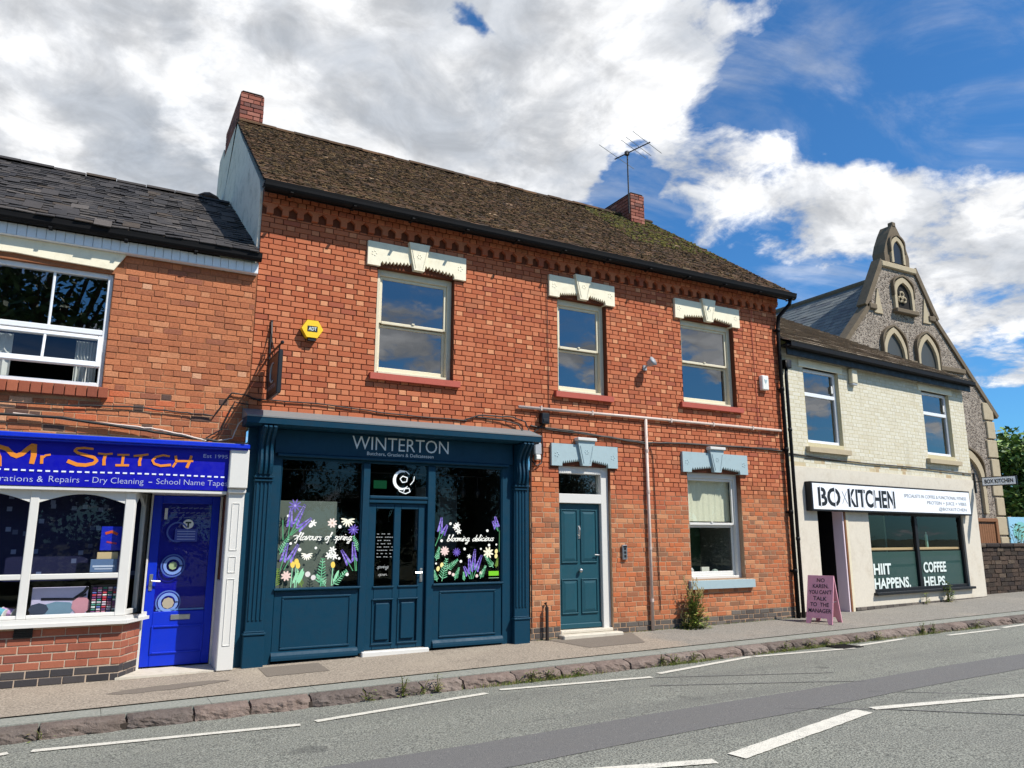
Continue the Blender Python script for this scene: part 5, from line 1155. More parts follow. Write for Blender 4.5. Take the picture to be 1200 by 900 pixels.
for wd_, x, z, h, ww in (('HIIT', 2.70, .79, .215, .66), ('HAPPENS.', 2.69, .50, .205, 1.38), ('COFFEE', 4.66, .79, .215, .97), ('HELPS.', 4.63, .48, .205, .97)): text(m, wd_, x, z, yl, h, ww, .03)
# slab serifs on the straight stems
def serifs(x, z, h, ww, spots):
    for f0, f1 in spots:
        for zz in (z, z + h - .03): m.add([(x + ww * f0, yl, zz), (x + ww * f1, yl, zz), (x + ww * f1, yl, zz + .03), (x + ww * f0, yl, zz + .03)], [(0, 1, 2, 3)])
split_letters(m, 'letters_white', sw)
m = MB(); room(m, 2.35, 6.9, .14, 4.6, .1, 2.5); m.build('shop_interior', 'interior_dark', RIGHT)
m = MB(); m.box(4.7, 6.85, 3.0, 3.05, .1, 2.49); m.box(4.66, 4.72, .9, 3.0, .1, 2.49); m.build('inner_wall', 'interior_green', RIGHT)
def rthing(name, label, cat, mb, mat, at):
    """thing inside or on the cream shop: built in that shop's own axes, left top-level"""
    A = Vector(at); mb.V = [tuple(RM @ Vector(v)) for v in mb.V]; return tag(mb.build(name, mat, org=tuple(RM @ A)), label, cat)
for i, (s_, t_, z_) in enumerate(((3.2, 1.0, 2.36), (4.05, 1.3, 2.36), (5.0, 1.2, 2.36))):
    m = MB(); m.blob((s_, t_, z_), .035, .035, .035); m.tube([(s_, t_, z_ + .03), (s_, t_, 2.49)], .006, 5); rthing('pendant_lamp', ['lit pendant lamp over HIIT HAPPENS pane', 'lit pendant lamp beside the black window mullion', 'lit pendant lamp over COFFEE HELPS pane'][i], 'lamp', m, 'lamp_glow', (s_, t_, z_))
m = MB(); m.cbox(5.75, 6.2, 2.9, 2.95, 1.5, 2.05, .01, rgb(170, 160, 150)); m.box(5.85, 6.1, 2.885, 2.9, 1.6, 1.95, rgb(90, 100, 96)); rthing('wall_picture', 'pale framed picture on the green wall inside cream shop', 'picture', m, 'things', (5.97, 2.9, 1.5))
m = MB(); m.tube([(5.35, .3, 1.33), (5.35, .3, 1.62)], .03, 8, rgb(150, 200, 180)); m.tube([(5.35, .3, 1.62), (5.35, .3, 1.68)], .012, 8, rgb(150, 200, 180)); rthing('bottle', 'pale green bottle standing on the window counter', 'bottle', m, 'things', (5.35, .3, 1.33))
# box sign
SX0, SX1, SZ0, SZ1 = .50, 6.62, 2.10, 2.605
m = MB(); m.cbox(SX0 - .045, SX1 + .04, -.15, -.013, SZ0 - .035, SZ1 + .035, .006); bs = m.build('box_sign', 'black_paint', RIGHT)
m = MB(); m.box(SX0, SX1, -.156, -.14, SZ0, SZ1); m.build('sign_face', 'white_sign', bs)
yl = -.160
for s_, x_, w_ in (('BO', .66, .74), ('KITCHEN', 1.66, 1.72)): m = MB(); text(m, s_, x_, 2.18, yl, .345, w_, .028); split_letters(m, 'letters_black', bs)
m = MB()
for fx in (.745, 1.22): m.box(fx - .012, fx + .012, -.1635, -.161, 2.15, 2.56)
for fx in (1.745, 2.205, 2.60, 2.86, 3.075, 3.30): m.box(fx - .010, fx + .010, -.1635, -.161, 2.15, 2.56)
m.build('stencil_gaps', 'white_sign', bs)
m = MB(); text(m, 'X', 1.45, 2.22, yl, .27, .19, -.02); m.build('faint_letter', 'letters_grey', bs)
m = MB(); text(m, 'SPECIALISTS IN COFFEE & FUNCTIONAL FITNESS', 6.46, 2.42, yl, .075, 2.7, 0, align='RIGHT'); text(m, 'PROTEIN + JUICE + VIBES', 6.44, 2.29, yl, .075, 1.75, 0, align='RIGHT'); text(m, '@BOXKITCHEN', 6.42, 2.16, yl, .07, 1.25, 0, align='RIGHT'); m.build('small_lettering', 'letters_grey', bs, kind='stuff')
# roof
E2 = Vector((-.02, -.2, 5.40)); up2 = Vector((0, 5.4, 2.97)); L2 = up2.length; up2.normalize()
R_PAL = [(rgb(146, 130, 110), 4), (rgb(138, 122, 104), 3), (rgb(152, 138, 118), 2), (rgb(126, 112, 96), 1.5)]
m = MB(); m.add([E2, (7.32, -.2, 5.40), (7.32, 5.2, 8.37), (-.02, 5.2, 8.37), (-.02, 10, 5.6), (7.32, 10, 5.6)], [(0, 1, 2, 3), (3, 2, 5, 4)]); m.V = [(v[0], v[1], v[2] - .03) for v in m.V]; rr = m.build('roof', 'mortar_dark', RIGHT)
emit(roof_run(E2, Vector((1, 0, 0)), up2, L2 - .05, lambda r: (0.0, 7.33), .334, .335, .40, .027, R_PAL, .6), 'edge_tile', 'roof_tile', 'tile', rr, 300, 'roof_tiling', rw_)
m = MB(); m.cbox(-.0, 7.30, -.17, -.14, 5.14, 5.385, .005); m.box(.0, 7.3, -.14, .01, 5.33, 5.36); m.build('eaves_board', 'black_paint', RIGHT)
m = MB(); m.extr([(-.285, 5.385), (-.285, 5.30), (-.26, 5.275), (-.20, 5.275), (-.172, 5.30), (-.172, 5.385), (-.19, 5.385), (-.19, 5.31), (-.27, 5.31), (-.27, 5.385)], .0, 7.36); m.build('gutter', 'gutter_black', RIGHT)
m = MB(); m.box(.55, 1.75, -.012, -.004, 3.10, 3.115); m.tube([(.05, -.015, 3.17), (1.2, -.02, 3.13), (2.6, -.02, 3.11), (4.4, -.02, 3.12), (7.2, -.02, 3.09)], .014, 5); tag(m.build('wall_cable', 'cable', RIGHT))

# ------------------------------------------------------------------ chapel behind
CY = 6.0; CC = 25.2
CH = thing('chapel', (CC, CY, 0), 'stone chapel with steep pebbled gable, lancet windows and pointed bellcote', 'church')
half = [(4.9, -.3), (4.9, 6.35), (3.0, 8.25), (1.70, 9.62), (1.62, 10.02), (.95, 11.22), (.82, 11.30)]
out_ = [(CC - a, z) for a, z in half] + [(CC + a, z) for a, z in reversed(half)]
m = MB(); m.prism(out_, CY, CY + .45); gw_ = m.build('gable_wall', 'pebbledash', CH)
def coping(pts, wd, name='coping'):
    m = MB()
    for (xa, za), (xb, zb) in zip(pts, pts[1:]):
        L = math.hypot(xb - xa, zb - za); nx, nz = -(zb - za) / L, (xb - xa) / L
        if nz < 0: nx, nz = -nx, -nz
        m.prism([(xa, za), (xb, zb), (xb + nx * wd, zb + nz * wd), (xa + nx * wd, za + nz * wd)], CY - .07, CY + .30)
    return m.build(name, 'church_coping', CH)
for sg_ in (-1, 1):
    coping([(CC + sg_ * 5.15, 6.05), (CC + sg_ * 1.72, 9.62)], .17); coping([(CC + sg_ * 1.95, 9.50), (CC + sg_ * .86, 11.36)], .20)
    m = MB(); m.cbox(CC + sg_ * 1.70 - .22, CC + sg_ * 1.70 + .20, CY - .10, CY + .4, 9.45, 9.66, .03); m.build('kneeler', 'church_coping', CH)
    m = MB(); m.prism([(CC + sg_ * 1.62, 9.35), (CC + sg_ * 1.15, 9.35), (CC + sg_ * 1.35, 10.3)], CY - .05, CY + .1); m.build('gable_dressing', 'bath_stone', CH)
    for k in range(9): m = MB(); z = .2 + k * .72; m.cbox(CC + sg_ * 4.62 - (.22 if k % 2 else .34), CC + sg_ * 4.62 + .30, CY - .06, CY + .3, z, z + .66, .02); m.build('quoin', 'bath_stone', CH)
m = MB(); m.cbox(CC - 1.0, CC + 1.0, CY - .10, CY + .42, 11.18, 11.40, .03); bc = m.build('bellcote', 'bath_stone', CH)
oh = [(.70, 11.40), (.72, 11.78), (.58, 12.15), (.32, 12.62), (.10, 12.95)]
m = MB(); m.prism([(CC - a, z) for a, z in oh] + [(CC + a, z) for a, z in reversed(oh)], CY - .03, CY + .46); m.cbox(CC - .1, CC + .1, CY - .05, CY + .15, 12.9, 13.08, .02); m.build('bellcote_body', 'church_coping', bc)
def lancet(cx, w_, z0, z1, y0, parent, nm='lancet_window', pane='church_glass', ring=.14, deep=.10, sillm=True):
    def arch(hw, zb, zt):
        sp = zb + (zt - zb) * .55; pts = [(cx - hw, zb), (cx - hw, sp)]
        for k in range(1, 8): f = R(60) * k / 8; pts.append((cx + hw - 2 * hw * math.cos(f), sp + (zt - sp) * math.sin(f) / .8660))
        pts.append((cx, zt)); return pts + [(2 * cx - x, z) for x, z in reversed(pts[:-1])]
    A = arch(w_ / 2, z0, z1); B = arch(w_ / 2 - ring, z0 + .02, z1 - ring * 1.5)
    m = MB(); n = len(A); ya, yb = y0 - deep, y0 + .02
    V = [(x, ya, z) for x, z in A] + [(x, ya, z) for x, z in B] + [(x, yb, z) for x, z in A] + [(x, yb, z) for x, z in B]
    F = []
    for k in range(n - 1): F += [(k, k + 1, n + k + 1, n + k), (n + k, n + k + 1, 3 * n + k + 1, 3 * n + k), (2 * n + k, 2 * n + k + 1, k + 1, k)]
    m.add(V, F); o = m.build(nm, 'bath_stone', parent)
    g = MB(); g.prism(B, y0 - .01, y0 + .01); g.build('pane', pane, o)
    h = MB(); C2 = arch(w_ / 2 + .05, z0 + (z1 - z0) * .4, z1 + .09); A2 = arch(w_ / 2 + .0, z0 + (z1 - z0) * .4, z1 + .02); n = len(C2); V = [(x, ya - .03, z) for x, z in C2] + [(x, ya - .03, z) for x, z in A2] + [(x, yb, z) for x, z in C2] + [(x, yb, z) for x, z in A2]; F = []
    for k in range(n - 1): F += [(k, k + 1, n + k + 1, n + k), (2 * n + k, 2 * n + k + 1, k + 1, k), (n + k, n + k + 1, 3 * n + k + 1, 3 * n + k)]
    h.add(V, F); h.build('hood_mould', 'church_coping', o)
    if sillm: s = MB(); s.cbox(cx - w_ / 2 - .08, cx + w_ / 2 + .08, y0 - deep - .1, y0 + .02, z0 - .16, z0, .02); s.build('lancet_sill', 'church_coping', o)
    return o
lancet(CC, .78, 11.42, 12.5, CY - .04, bc.parent, 'bellcote_opening', 'plastic_black', .12, .06, False)
lu = lancet(25.3, 1.12, 9.66, 10.92, CY, CH, pane='interior_dark'); lancet(24.48, 1.28, 6.75, 8.92, CY, CH); lancet(26.38, 1.28, 6.75, 8.92, CY, CH)
m = MB()
for a_ in (90, 210, 330):
    x, z = 25.3 - .10 + .13 * math.cos(R(a_)), 10.12 + .13 * math.sin(R(a_)); pts = [(x + .10 * math.cos(t_), CY - .06, z + .10 * math.sin(t_)) for t_ in [k * math.pi / 5 for k in range(11)]]; m.tube(pts, .035, 5)
m.build('trefoil_tracery', 'bath_stone', lu)
for a_, b_ in ((21.6, 23.75), (25.15, 25.7), (27.1, 28.6)): m = MB(); m.cbox(a_, b_, CY - .10, CY + .1, 7.62, 7.80, .02); m.build('string_course', 'church_coping', CH)
lancet(28.1, 1.7, 2.4, 4.75, CY, CH, nm='blind_arch', pane='pebbledash', ring=.2, deep=.12, sillm=False)
E3 = Vector((20.1, 21.0, 6.15)); upc = Vector((CC - 20.1, 0, 11.1 - 6.15)); LC = upc.length; upc.normalize()
m = MB(); m.add([(20.1, 6.4, 6.13), (CC, 6.4, 11.08), (CC, 21, 11.08), (20.1, 21, 6.13), (30.3, 6.4, 6.13), (30.3, 21, 6.13)], [(0, 1, 2, 3), (4, 5, 2, 1)]); m.box(20.4, 30, 6.4, 20.8, -.3, 6.2); cr = m.build('roof', 'mortar_dark', CH)
C_PAL = [(rgb(112, 118, 118), 4), (rgb(104, 110, 112), 3), (rgb(122, 126, 124), 2), (rgb(96, 100, 104), 1.5)]
emit(roof_run(E3, Vector((0, -1, 0)), upc, LC - .02, lambda r: (0, 14.55), .36, .24, .42, .012, C_PAL, .7), 'tile', 'slate', 'slate', cr, 300, 'slating')
m = MB(); m.tube([(CC, 6.5, 11.12), (CC, 21, 11.12)], .13, 8); m.build('ridge_tiles', 'church_coping', CH)

# ------------------------------------------------------------------ things past the cream shop
BW = thing('boundary_wall', (22, 1.1, .1), 'dark rough stone boundary wall beyond the cream shop', 'wall')
B_ST = [(rgb(78, 65, 56), 3), (rgb(66, 57, 49), 3), (rgb(90, 75, 63), 2), (rgb(56, 48, 44), 2), (rgb(100, 87, 74), 1)]
m = MB(); m.box(19.3, 33, 1.02, 1.36, -.1, 1.30); m.build('wall_core', 'mortar_dark', BW)
emit(brick_run(19.3, 33, .02, 1.30, [], 1.0, lambda x, z: B_ST, ch=.107, st=.30, bond='mixed', hd=.17, joint=.012, depth=.05, jit=.010), 'brick', 'stone', 'stone', BW, 300)
x = 19.3
while x < 33: m = MB(); m.cbox(x + .005, x + .595, .96, 1.42, 1.302, 1.40 + random.uniform(-.01, .012), .025, pick(B_ST)); m.build('coping_stone', 'stone', BW); x += .6
m = MB(); tf = thing('timber_gate', (23.9, 3.2, .1), 'brown timber gate panel between chapel corner and stone wall', 'gate')
for k in range(9): p = MB(); a_ = 23.35 + k * .115; p.cbox(a_, a_ + .108, 3.2, 3.23, .15, 2.02, .004); p.build('plank', 'timber', tf)
p = MB(); p.cbox(23.28, 24.45, 3.15, 3.3, 2.02, 2.13, .01); p.cbox(24.38, 24.52, 3.16, 3.3, .1, 2.12, .01); p.build('gate_frame', 'timber', tf)
nb = thing('notice_board', (25.7, 3.0, .1), 'pale blue and green picture board on posts behind the stone wall', 'notice board')
p = MB()
for x in (24.9, 26.6): p.cbox(x, x + .09, 3.02, 3.1, .1, 2.2, .01)
p.build('post', 'timber', nb)
p = MB(); p.cbox(24.72, 26.85, 2.97, 3.015, 1.2, 2.17, .006, rgb(150, 200, 222)); p.ell(25.3, 1.75, .4, .28, .2, 2.965, rgb(130, 196, 190), 12); p.ell(25.9, 1.6, .45, .25, -.3, 2.964, rgb(186, 214, 140), 12); p.ell(26.3, 1.9, .35, .16, 0, 2.963, rgb(226, 226, 150), 12); p.build('board_panel', 'things', nb)

# ------------------------------------------------------------------ trees
def leafy(mb, c, rad, n, size, cols, squash=.8):
    for _ in range(n):
        d = Vector((random.gauss(0, 1), random.gauss(0, 1), random.gauss(0, 1))).normalized() * (random.random() ** .45)
        p = Vector(c) + Vector((d.x * rad, d.y * rad, d.z * rad * squash)); s_ = size * random.uniform(.6, 1.3)
        u = Vector((random.gauss(0, 1), random.gauss(0, 1), random.gauss(0, .6))).normalized(); v = u.cross(Vector((random.gauss(0, 1), random.gauss(0, 1), random.gauss(0, 1)))).normalized()
        mb.add([p - u * s_, p + v * s_ * .45, p + u * s_, p - v * s_ * .45], [(0, 1, 2, 3)], random.choice(cols))
G1 = [rgb(112, 142, 62), rgb(90, 122, 54), rgb(134, 162, 80), rgb(70, 98, 46), rgb(154, 176, 98), rgb(60, 86, 42), rgb(122, 134, 66)]
G2 = [rgb(52, 74, 36), rgb(62, 86, 42), rgb(44, 64, 32), rgb(76, 98, 50)]
def tree(name, loc, h, rad, label, cols, clumps, per, size, group=None):
    o = thing(name, loc, label, 'tree', group); L = Vector(loc); tr = MB()
    top = L + Vector((random.uniform(-.3, .3), random.uniform(-.3, .3), h * .62)); tr.tube([L, L + (top - L) * .4 + Vector((.1, 0, 0)), top], h * .028, 8, rgb(84, 70, 56), h * .012); cr_ = MB()
    for i in range(clumps):
        a_ = random.uniform(0, 2 * math.pi); f = random.random() ** .6; zz = random.uniform(.12, 1.0)
        r_ = rad * f * math.sqrt(max(.08, 1 - (zz - .55) ** 2 / .22)); c = L + Vector((math.cos(a_) * r_, math.sin(a_) * r_, h * zz))
        b = L + (top - L) * min(1, max(.3, zz * .8)); tr.tube([b, (b + c) / 2 + Vector((0, 0, -.1)), c], h * .009, 5, rgb(84, 70, 56), h * .003)
        leafy(cr_, c, rad * random.uniform(.24, .40), per, size, cols)
    tr.build('trunk', 'stone', o); cr_.build('crown', 'leaf', o)
    return o
tree('broadleaf_tree', (46.0, 13.5, .3), 6.5, 4.2, 'bright green leafy tree beyond the chapel corner', G1, 90, 190, .19)
tree('broadleaf_tree', (40.0, 16.0, .3), 5.6, 3.4, 'lower darker green tree close behind the chapel corner', G1[:2] + G1[3:4] + G2[:2], 64, 170, .18)
def copy_tree(o, loc, label, rotz, sc):
    c = o.copy(); COL.objects.link(c); c.location = loc; c.rotation_euler = (0, 0, rotz); c.scale = (sc, sc, sc); c['label'] = label
    for ch in o.children: k = ch.copy(); COL.objects.link(k); k.parent = c
    return c
GRP = 'trees across the road'
t0 = tree('street_tree', (-2.2, -20.5, -.3), 13.4, 4.3, 'dense dark green tree across the road mirrored in the upper-left window', G2, 95, 150, .18, GRP)
places = [(-14, -22, .62, 'opposite the far left of the street'), (-9, -24, .55, 'two along from the tall mirrored tree'), (2.2, -23.5, .50, 'just right of the tall mirrored tree'), (7.2, -24, .52, 'opposite the teal shopfront'), (12, -23.5, .50, 'opposite the teal front door'), (16.8, -24, .53, 'opposite the ground-floor sash window'), (21.5, -23.5, .50, 'opposite the black downpipes'), (26.5, -24, .52, 'opposite the cream shop door'), (31.5, -23, .55, 'opposite the cream shop window'), (37, -22, .58, 'opposite the chapel'), (43, -20, .6, 'farthest up the street')]  # unseen trees, added so the shop glass has something dark to reflect
for i, (x_, y_, s_, w_) in enumerate(places): copy_tree(t0, (x_, y_, -.2), 'unseen low dark green tree added across the road ' + w_, i * 1.7, s_)
hg = MB(); 
for i in range(150): leafy(hg, (-22 + i * .48, -17.6 + random.uniform(-.4, .4), 1.0 + random.uniform(-.5, .9)), .9, 70, .12, G2)
tag(hg.build('hedge', 'leaf', org=(14, -17.6, 0)), 'unseen long dark green hedge added across the road', 'hedge')  # unseen hedge, added to cover the bright horizon in shop window reflections

# ------------------------------------------------------------------ small things on and by the walls
def single(name, mb, mat, org, label, cat, group=None, smooth=False): return tag(mb.build(name, mat, org=org, smooth=smooth), label, cat, group)
# hanging sign of the teal shop
hs = thing('hanging_sign', (1.93, 0, 3.3), 'black hanging sign on a wrought iron bracket above the teal cornice', 'hanging sign')
m = MB(); m.tube([(1.93, -.015, 4.48), (1.93, -.015, 3.55)], .017, 6); m.tube([(1.93, -.02, 3.99), (1.93, -.80, 3.99)], .015, 6); m.tube([(1.93, -.02, 4.45), (1.93, -.06, 4.30), (1.93, -.14, 4.12), (1.93, -.28, 4.02), (1.93, -.40, 3.99)], .012, 6)
pts = [(1.93, -.12 - .06 * math.cos(t_) * (1 - t_ / 9), 4.09 + .06 * math.sin(t_) * (1 - t_ / 9)) for t_ in [k * .5 for k in range(15)]]; m.tube(pts, .009, 5)
m.blob((1.93, -.80, 3.99), .025, .025, .025)
for yq in (-.2, -.66): m.tube([(1.93, yq, 3.99), (1.93, yq, 3.90)], .007, 5)
m.build('bracket', 'iron', hs)
m = MB(); m.cbox(1.905, 1.955, -.76, -.10, 3.34, 3.91, .008); bd = m.build('board', 'plastic_black', hs)
m = MB(); 
for z in (3.36, 3.875): m.cbox(1.900, 1.960, -.745, -.115, z, z + .018, .004)
for yq in (-.75, -.125): m.cbox(1.900, 1.960, yq, yq + .016, 3.36, 3.893, .004)
m.build('frame_moulding', 'dark_wood', bd)
m = MB()
for k in range(10):
    t_ = R(60 + k * 24); t2 = R(60 + (k + 1) * 24); w1 = .006 + .02 * math.sin(math.pi * k / 10)
    m.tube([(1.902, -.43 - .12 * math.cos(t_), 3.66 + .13 * math.sin(t_)), (1.902, -.43 - .12 * math.cos(t2), 3.66 + .13 * math.sin(t2))], w1 * .5 + .003, 5)
text(m, 'WINTERTON', 1.901, 3.44, -.18, .055, .48, axis='y'); 
m.build('sign_lettering', 'letters_grey', bd)
# yellow hexagonal alarm
al = thing('alarm_box', (2.47, 0, 4.4), 'yellow hexagonal ADT burglar alarm box on the red brick wall', 'alarm box')
def hexa(rx, rz, y0, y1, cx=2.47, cz=4.41, k=1.0):
    a = [(cx + rx * math.cos(R(60 * i)), cz + rz * math.sin(R(60 * i))) for i in range(6)]; n = 6
    V = [(x, y0, z) for x, z in a] + [(cx + (x - cx) * k, y1, cz + (z - cz) * k) for x, z in a]; return V, [tuple(range(6)), tuple(range(11, 5, -1))] + [(i, i + n, (i + 1) % n + n, (i + 1) % n) for i in range(n)]
m = MB(); m.add(*hexa(.150, .142, -.10, -.02, k=1.06)); m.build('cover', 'yellow', al)
m = MB(); m.add(*hexa(.155, .15, -.019, .0)); m.box(2.42, 2.53, -.085, -.02, 4.245, 4.28); m.build('base', 'plastic_black', al)
m = MB(); m.box(2.40, 2.54, -.104, -.1, 4.37, 4.45); lg = m.build('logo_plate', 'plastic_black', al)
m = MB(); text(m, 'ADT', 2.415, 4.385, -.107, .05, .11, .02); m.build('logo_lettering', 'letters_white', al)
# other boxes
wa = thing('alarm_box', (11.31, 0, 4.4), 'slim white alarm box near the black downpipe', 'alarm box')
m = MB(); m.cbox(11.22, 11.40, -.09, 0, 4.37, 4.66, .015); m.build('cover', 'plastic_white', wa); m = MB(); m.prism([(11.28, 4.54), (11.31, 4.49), (11.34, 4.54), (11.345, 4.58), (11.31, 4.57), (11.275, 4.58)], -.094, -.088); m.build('logo', 'lintel_blue', wa)
cbx = thing('alarm_box', RM @ Vector((2.40, 0, 4.85)), 'cream alarm box under the gutter of the cream shop', 'alarm box', rotz=RA, local=True)
m = MB(); m.V = []; m.cbox(-.10, .10, -.10, 0, -.02, .30, .012); m.build('cover', 'frame_cream', cbx); m = MB(); m.cbox(-.09, .09, -.09, 0, -.06, -.021, .008); m.build('sounder', 'plastic_grey', cbx)
wl = thing('wall_floodlight', (8.39, 0, 4.5), 'pale round floodlight on a short arm between the upper windows', 'floodlight')
m = MB(); m.cbox(8.35, 8.43, -.03, 0, 4.46, 4.55, .006); m.tube([(8.39, -.02, 4.51), (8.40, -.13, 4.55)], .018, 8); m.build('arm', 'plastic_grey', wl)
m = MB(); ax = Vector((.25, -.8, .35)).normalized(); c0 = Vector((8.40, -.13, 4.56)); m.tube([c0 - ax * .02, c0 + ax * .02, c0 + ax * .085, c0 + ax * .10], .05, 14, r1=.09); m.build('lamp_head', 'plastic_grey', wl, True)
ep = thing('entry_panel', (7.82, 0, 1.2), 'silver door entry panel with buttons beside the teal front door', 'entry panel')
m = MB(); m.cbox(7.77, 7.87, -.045, 0, 1.19, 1.43, .008); m.build('plate', 'alu', ep)
m = MB()
for k in range(3): m.cbox(7.80, 7.84, -.052, -.04, 1.23 + k * .06, 1.27 + k * .06, .004)
m.box(7.785, 7.855, -.048, -.044, 1.39, 1.42); m.build('button', 'plastic_black', ep)
m = MB(); m.cbox(6.20, 6.34, -.11, 0, 3.34, 3.52, .012); m.cbox(6.22, 6.32, -.12, -.105, 3.37, 3.42, .004); single('junction_box', m, 'plastic_black', (6.27, 0, 3.34), 'black cable junction box above the cornice end', 'junction box')
mb_ = thing('meter_box', (6.14, 0, 2.8), 'grey cable terminal box beside the right console bracket', 'terminal box')
m = MB(); m.cbox(6.07, 6.20, -.09, 0, 2.84, 3.03, .015); m.build('housing', 'plastic_grey', mb_); m = MB(); m.cbox(6.09, 6.18, -.10, -.02, 2.76, 2.838, .012); m.build('cable_gland', 'plastic_white', mb_)
# pipes and cables
cd_ = thing('conduit', (8.35, 0, 0), 'pale painted conduit running along and down the red brick wall', 'conduit')
m = MB(); m.tube([(5.80, -.045, 3.59), (8.3, -.045, 3.60), (11.68, -.045, 3.60)], .026, 8); m.build('horizontal_run', 'pipe_grey', cd_, True)
m = MB(); m.tube([(8.345, -.045, 3.58), (8.345, -.045, .03)], .027, 8); m.build('vertical_run', 'pipe_grey', cd_, True)
m = MB()
for z in (.5, 1.35, 2.3, 3.0): m.tube([(8.345, -.045, z), (8.345, -.045, z + .05)], .034, 8)
for x in (6.2, 7.2, 8.9, 9.9, 10.9): m.box(x, x + .025, -.075, 0, 3.56, 3.635)
m.build('clip', 'pipe_grey', cd_)
def cable(pts, r, label, name='cable', mat='cable'):
    P_ = []
    for (a, b) in zip(pts, pts[1:]):
        for k in range(6): f = k / 6; P_.append(tuple(a[i] + (b[i] - a[i]) * f + (random.uniform(-.006, .006) if i == 2 else 0) for i in range(3)))
    P_.append(pts[-1]); m = MB(); m.tube(P_, r, 5); return single(name, m, mat, pts[0], label, 'cable')
cable([(6.03, -.02, 3.30), (6.9, -.025, 3.26), (7.9, -.025, 3.19), (8.5, -.03, 3.17), (9.2, -.025, 3.21), (10.6, -.025, 3.22), (11.7, -.02, 3.20)], .016, 'thick black cable sagging across the brick wall above the blue lintels')
cable([(6.3, -.02, 3.27), (7.2, -.03, 3.23), (8.3, -.035, 3.15), (8.8, -.03, 3.19), (11.6, -.03, 3.235)], .011, 'thinner black cable twisted under the thick one above the blue lintels')
cable([(8.42, -.02, 3.15), (8.50, -.015, 2.95), (8.53, -.015, 1.6), (8.55, -.015, .35)], .008, 'thin brown cable dropping beside the pale conduit', mat='dark_wood')
cable([(6.36, -.02, 5.75), (6.38, -.015, 4.5), (6.39, -.015, 3.3)], .006, 'thin dark cable dropping left of the middle upper window', mat='dark_wood')
cable([(11.08, -.06, 5.98), (11.10, -.012, 5.7), (11.12, -.012, 4.2), (11.12, -.012, 3.3)], .006, 'thin red-brown cable dropping beside the right upper window', mat='sill_red')
cable([(1.75, -.02, 3.36), (2.6, -.02, 3.38), (3.7, -.02, 3.31), (4.9, -.02, 3.30)], .010, 'thin cable running just above the lead flashing of the teal shop')
cable([(4.85, -.02, 3.30), (5.1, -.03, 3.40), (5.7, -.03, 3.42), (5.92, -.04, 3.36), (5.97, -.08, 3.22)], .012, 'black cable looping down to the cornice end by the junction box')
cable([(5.05, -.02, 3.37), (5.5, -.03, 3.36), (5.8, -.04, 3.30), (5.86, -.10, 3.17)], .010, 'inner black cable looping to the cornice under the outer one')
cable([(6.27, -.03, 3.34), (6.10, -.03, 3.22), (6.06, -.03, 3.0), (6.05, -.03, 2.75), (6.12, -.05, 2.66), (6.22, -.04, 2.72), (6.26, -.02, 2.9), (6.24, -.02, 3.2)], .011, 'loose black cable looping round the grey terminal box')
cable([(6.04, -.02, 3.1), (6.035, -.02, 2.0), (6.04, -.02, .2)], .010, 'thin dark cable running down beside the right teal pilaster')
cable([(-3.5, -.02, 3.10), (-.6, -.03, 3.09), (.3, -.03, 3.14), (.9, -.03, 3.11), (1.28, -.03, 3.10), (1.40, -.03, 3.30), (1.48, -.03, 3.42), (1.62, -.03, 3.41), (1.85, -.03, 3.34)], .010, 'black cable rising over the orange brick to the hanging sign')
cable([(-3.5, -.05, 2.93), (-.4, -.06, 2.94), (.4, -.06, 2.86), (1.0, -.07, 2.80), (1.35, -.09, 2.76)], .018, 'thick black cable lying just above the blue fascia')
cable([(-.9, -.05, 2.96), (.1, -.05, 2.90), (.55, -.07, 2.88), (.9, -.08, 2.83), (1.2, -.09, 2.76)], .012, 'pale worn cable lying along the thick cable above the blue fascia', mat='pipe_grey')
cable([(1.20, -.05, 2.80), (1.38, -.04, 2.93), (1.46, -.04, 3.15), (1.52, -.04, 3.30), (1.70, -.04, 3.28)], .009, 'thin cable curving up from the blue fascia to the cornice')
cable([(1.30, -.08, 2.76), (1.52, -.06, 2.82), (1.58, -.06, 3.0), (1.66, -.06, 3.1)], .008, 'pale thin cable between blue canopy end and teal cornice', mat='pipe_grey')
m = MB(); m.tube([(6.28, -.07, -.02), (6.28, -.07, .50), (6.28, -.03, .56)], .026, 8); single('pipe_stub', m, 'dark_wood', (6.28, -.07, 0), 'short rusty brown pipe standing between teal pilaster and doorstep', 'pipe')
# aerial on the far chimney
ae = thing('television_aerial', (10.24, 2.75, 9.3), 'television aerial on a thin mast by the chimney', 'aerial')
m = MB(); m.tube([(10.26, 2.66, 8.9), (10.26, 2.66, 10.48)], .018, 6); m.build('mast', 'iron', ae)
bm = Vector((.35, -.9, .10)).normalized(); c0 = Vector((10.26, 2.66, 10.42)); m = MB(); m.tube([c0 - bm * .35, c0 + bm * .62], .014, 6); m.build('boom', 'iron', ae)
sd = Vector((bm.y, -bm.x, 0)).normalized() * -1
for k, (f, L) in enumerate(((-.28, .85), (.18, .62), (.32, .62), (.55, .72))):
    m = MB(); p = c0 + bm * f + Vector((0, 0, .02)); q = Vector((.93, .36, .0)).normalized(); m.tube([p - q * L * .9, p + q * L * .9], .007, 5); m.build('element', 'alu', ae)
m = MB(); m.cbox(10.20, 10.30, 2.62, 2.70, 10.36, 10.46, .01); m.build('mast_clamp', 'iron', ae)
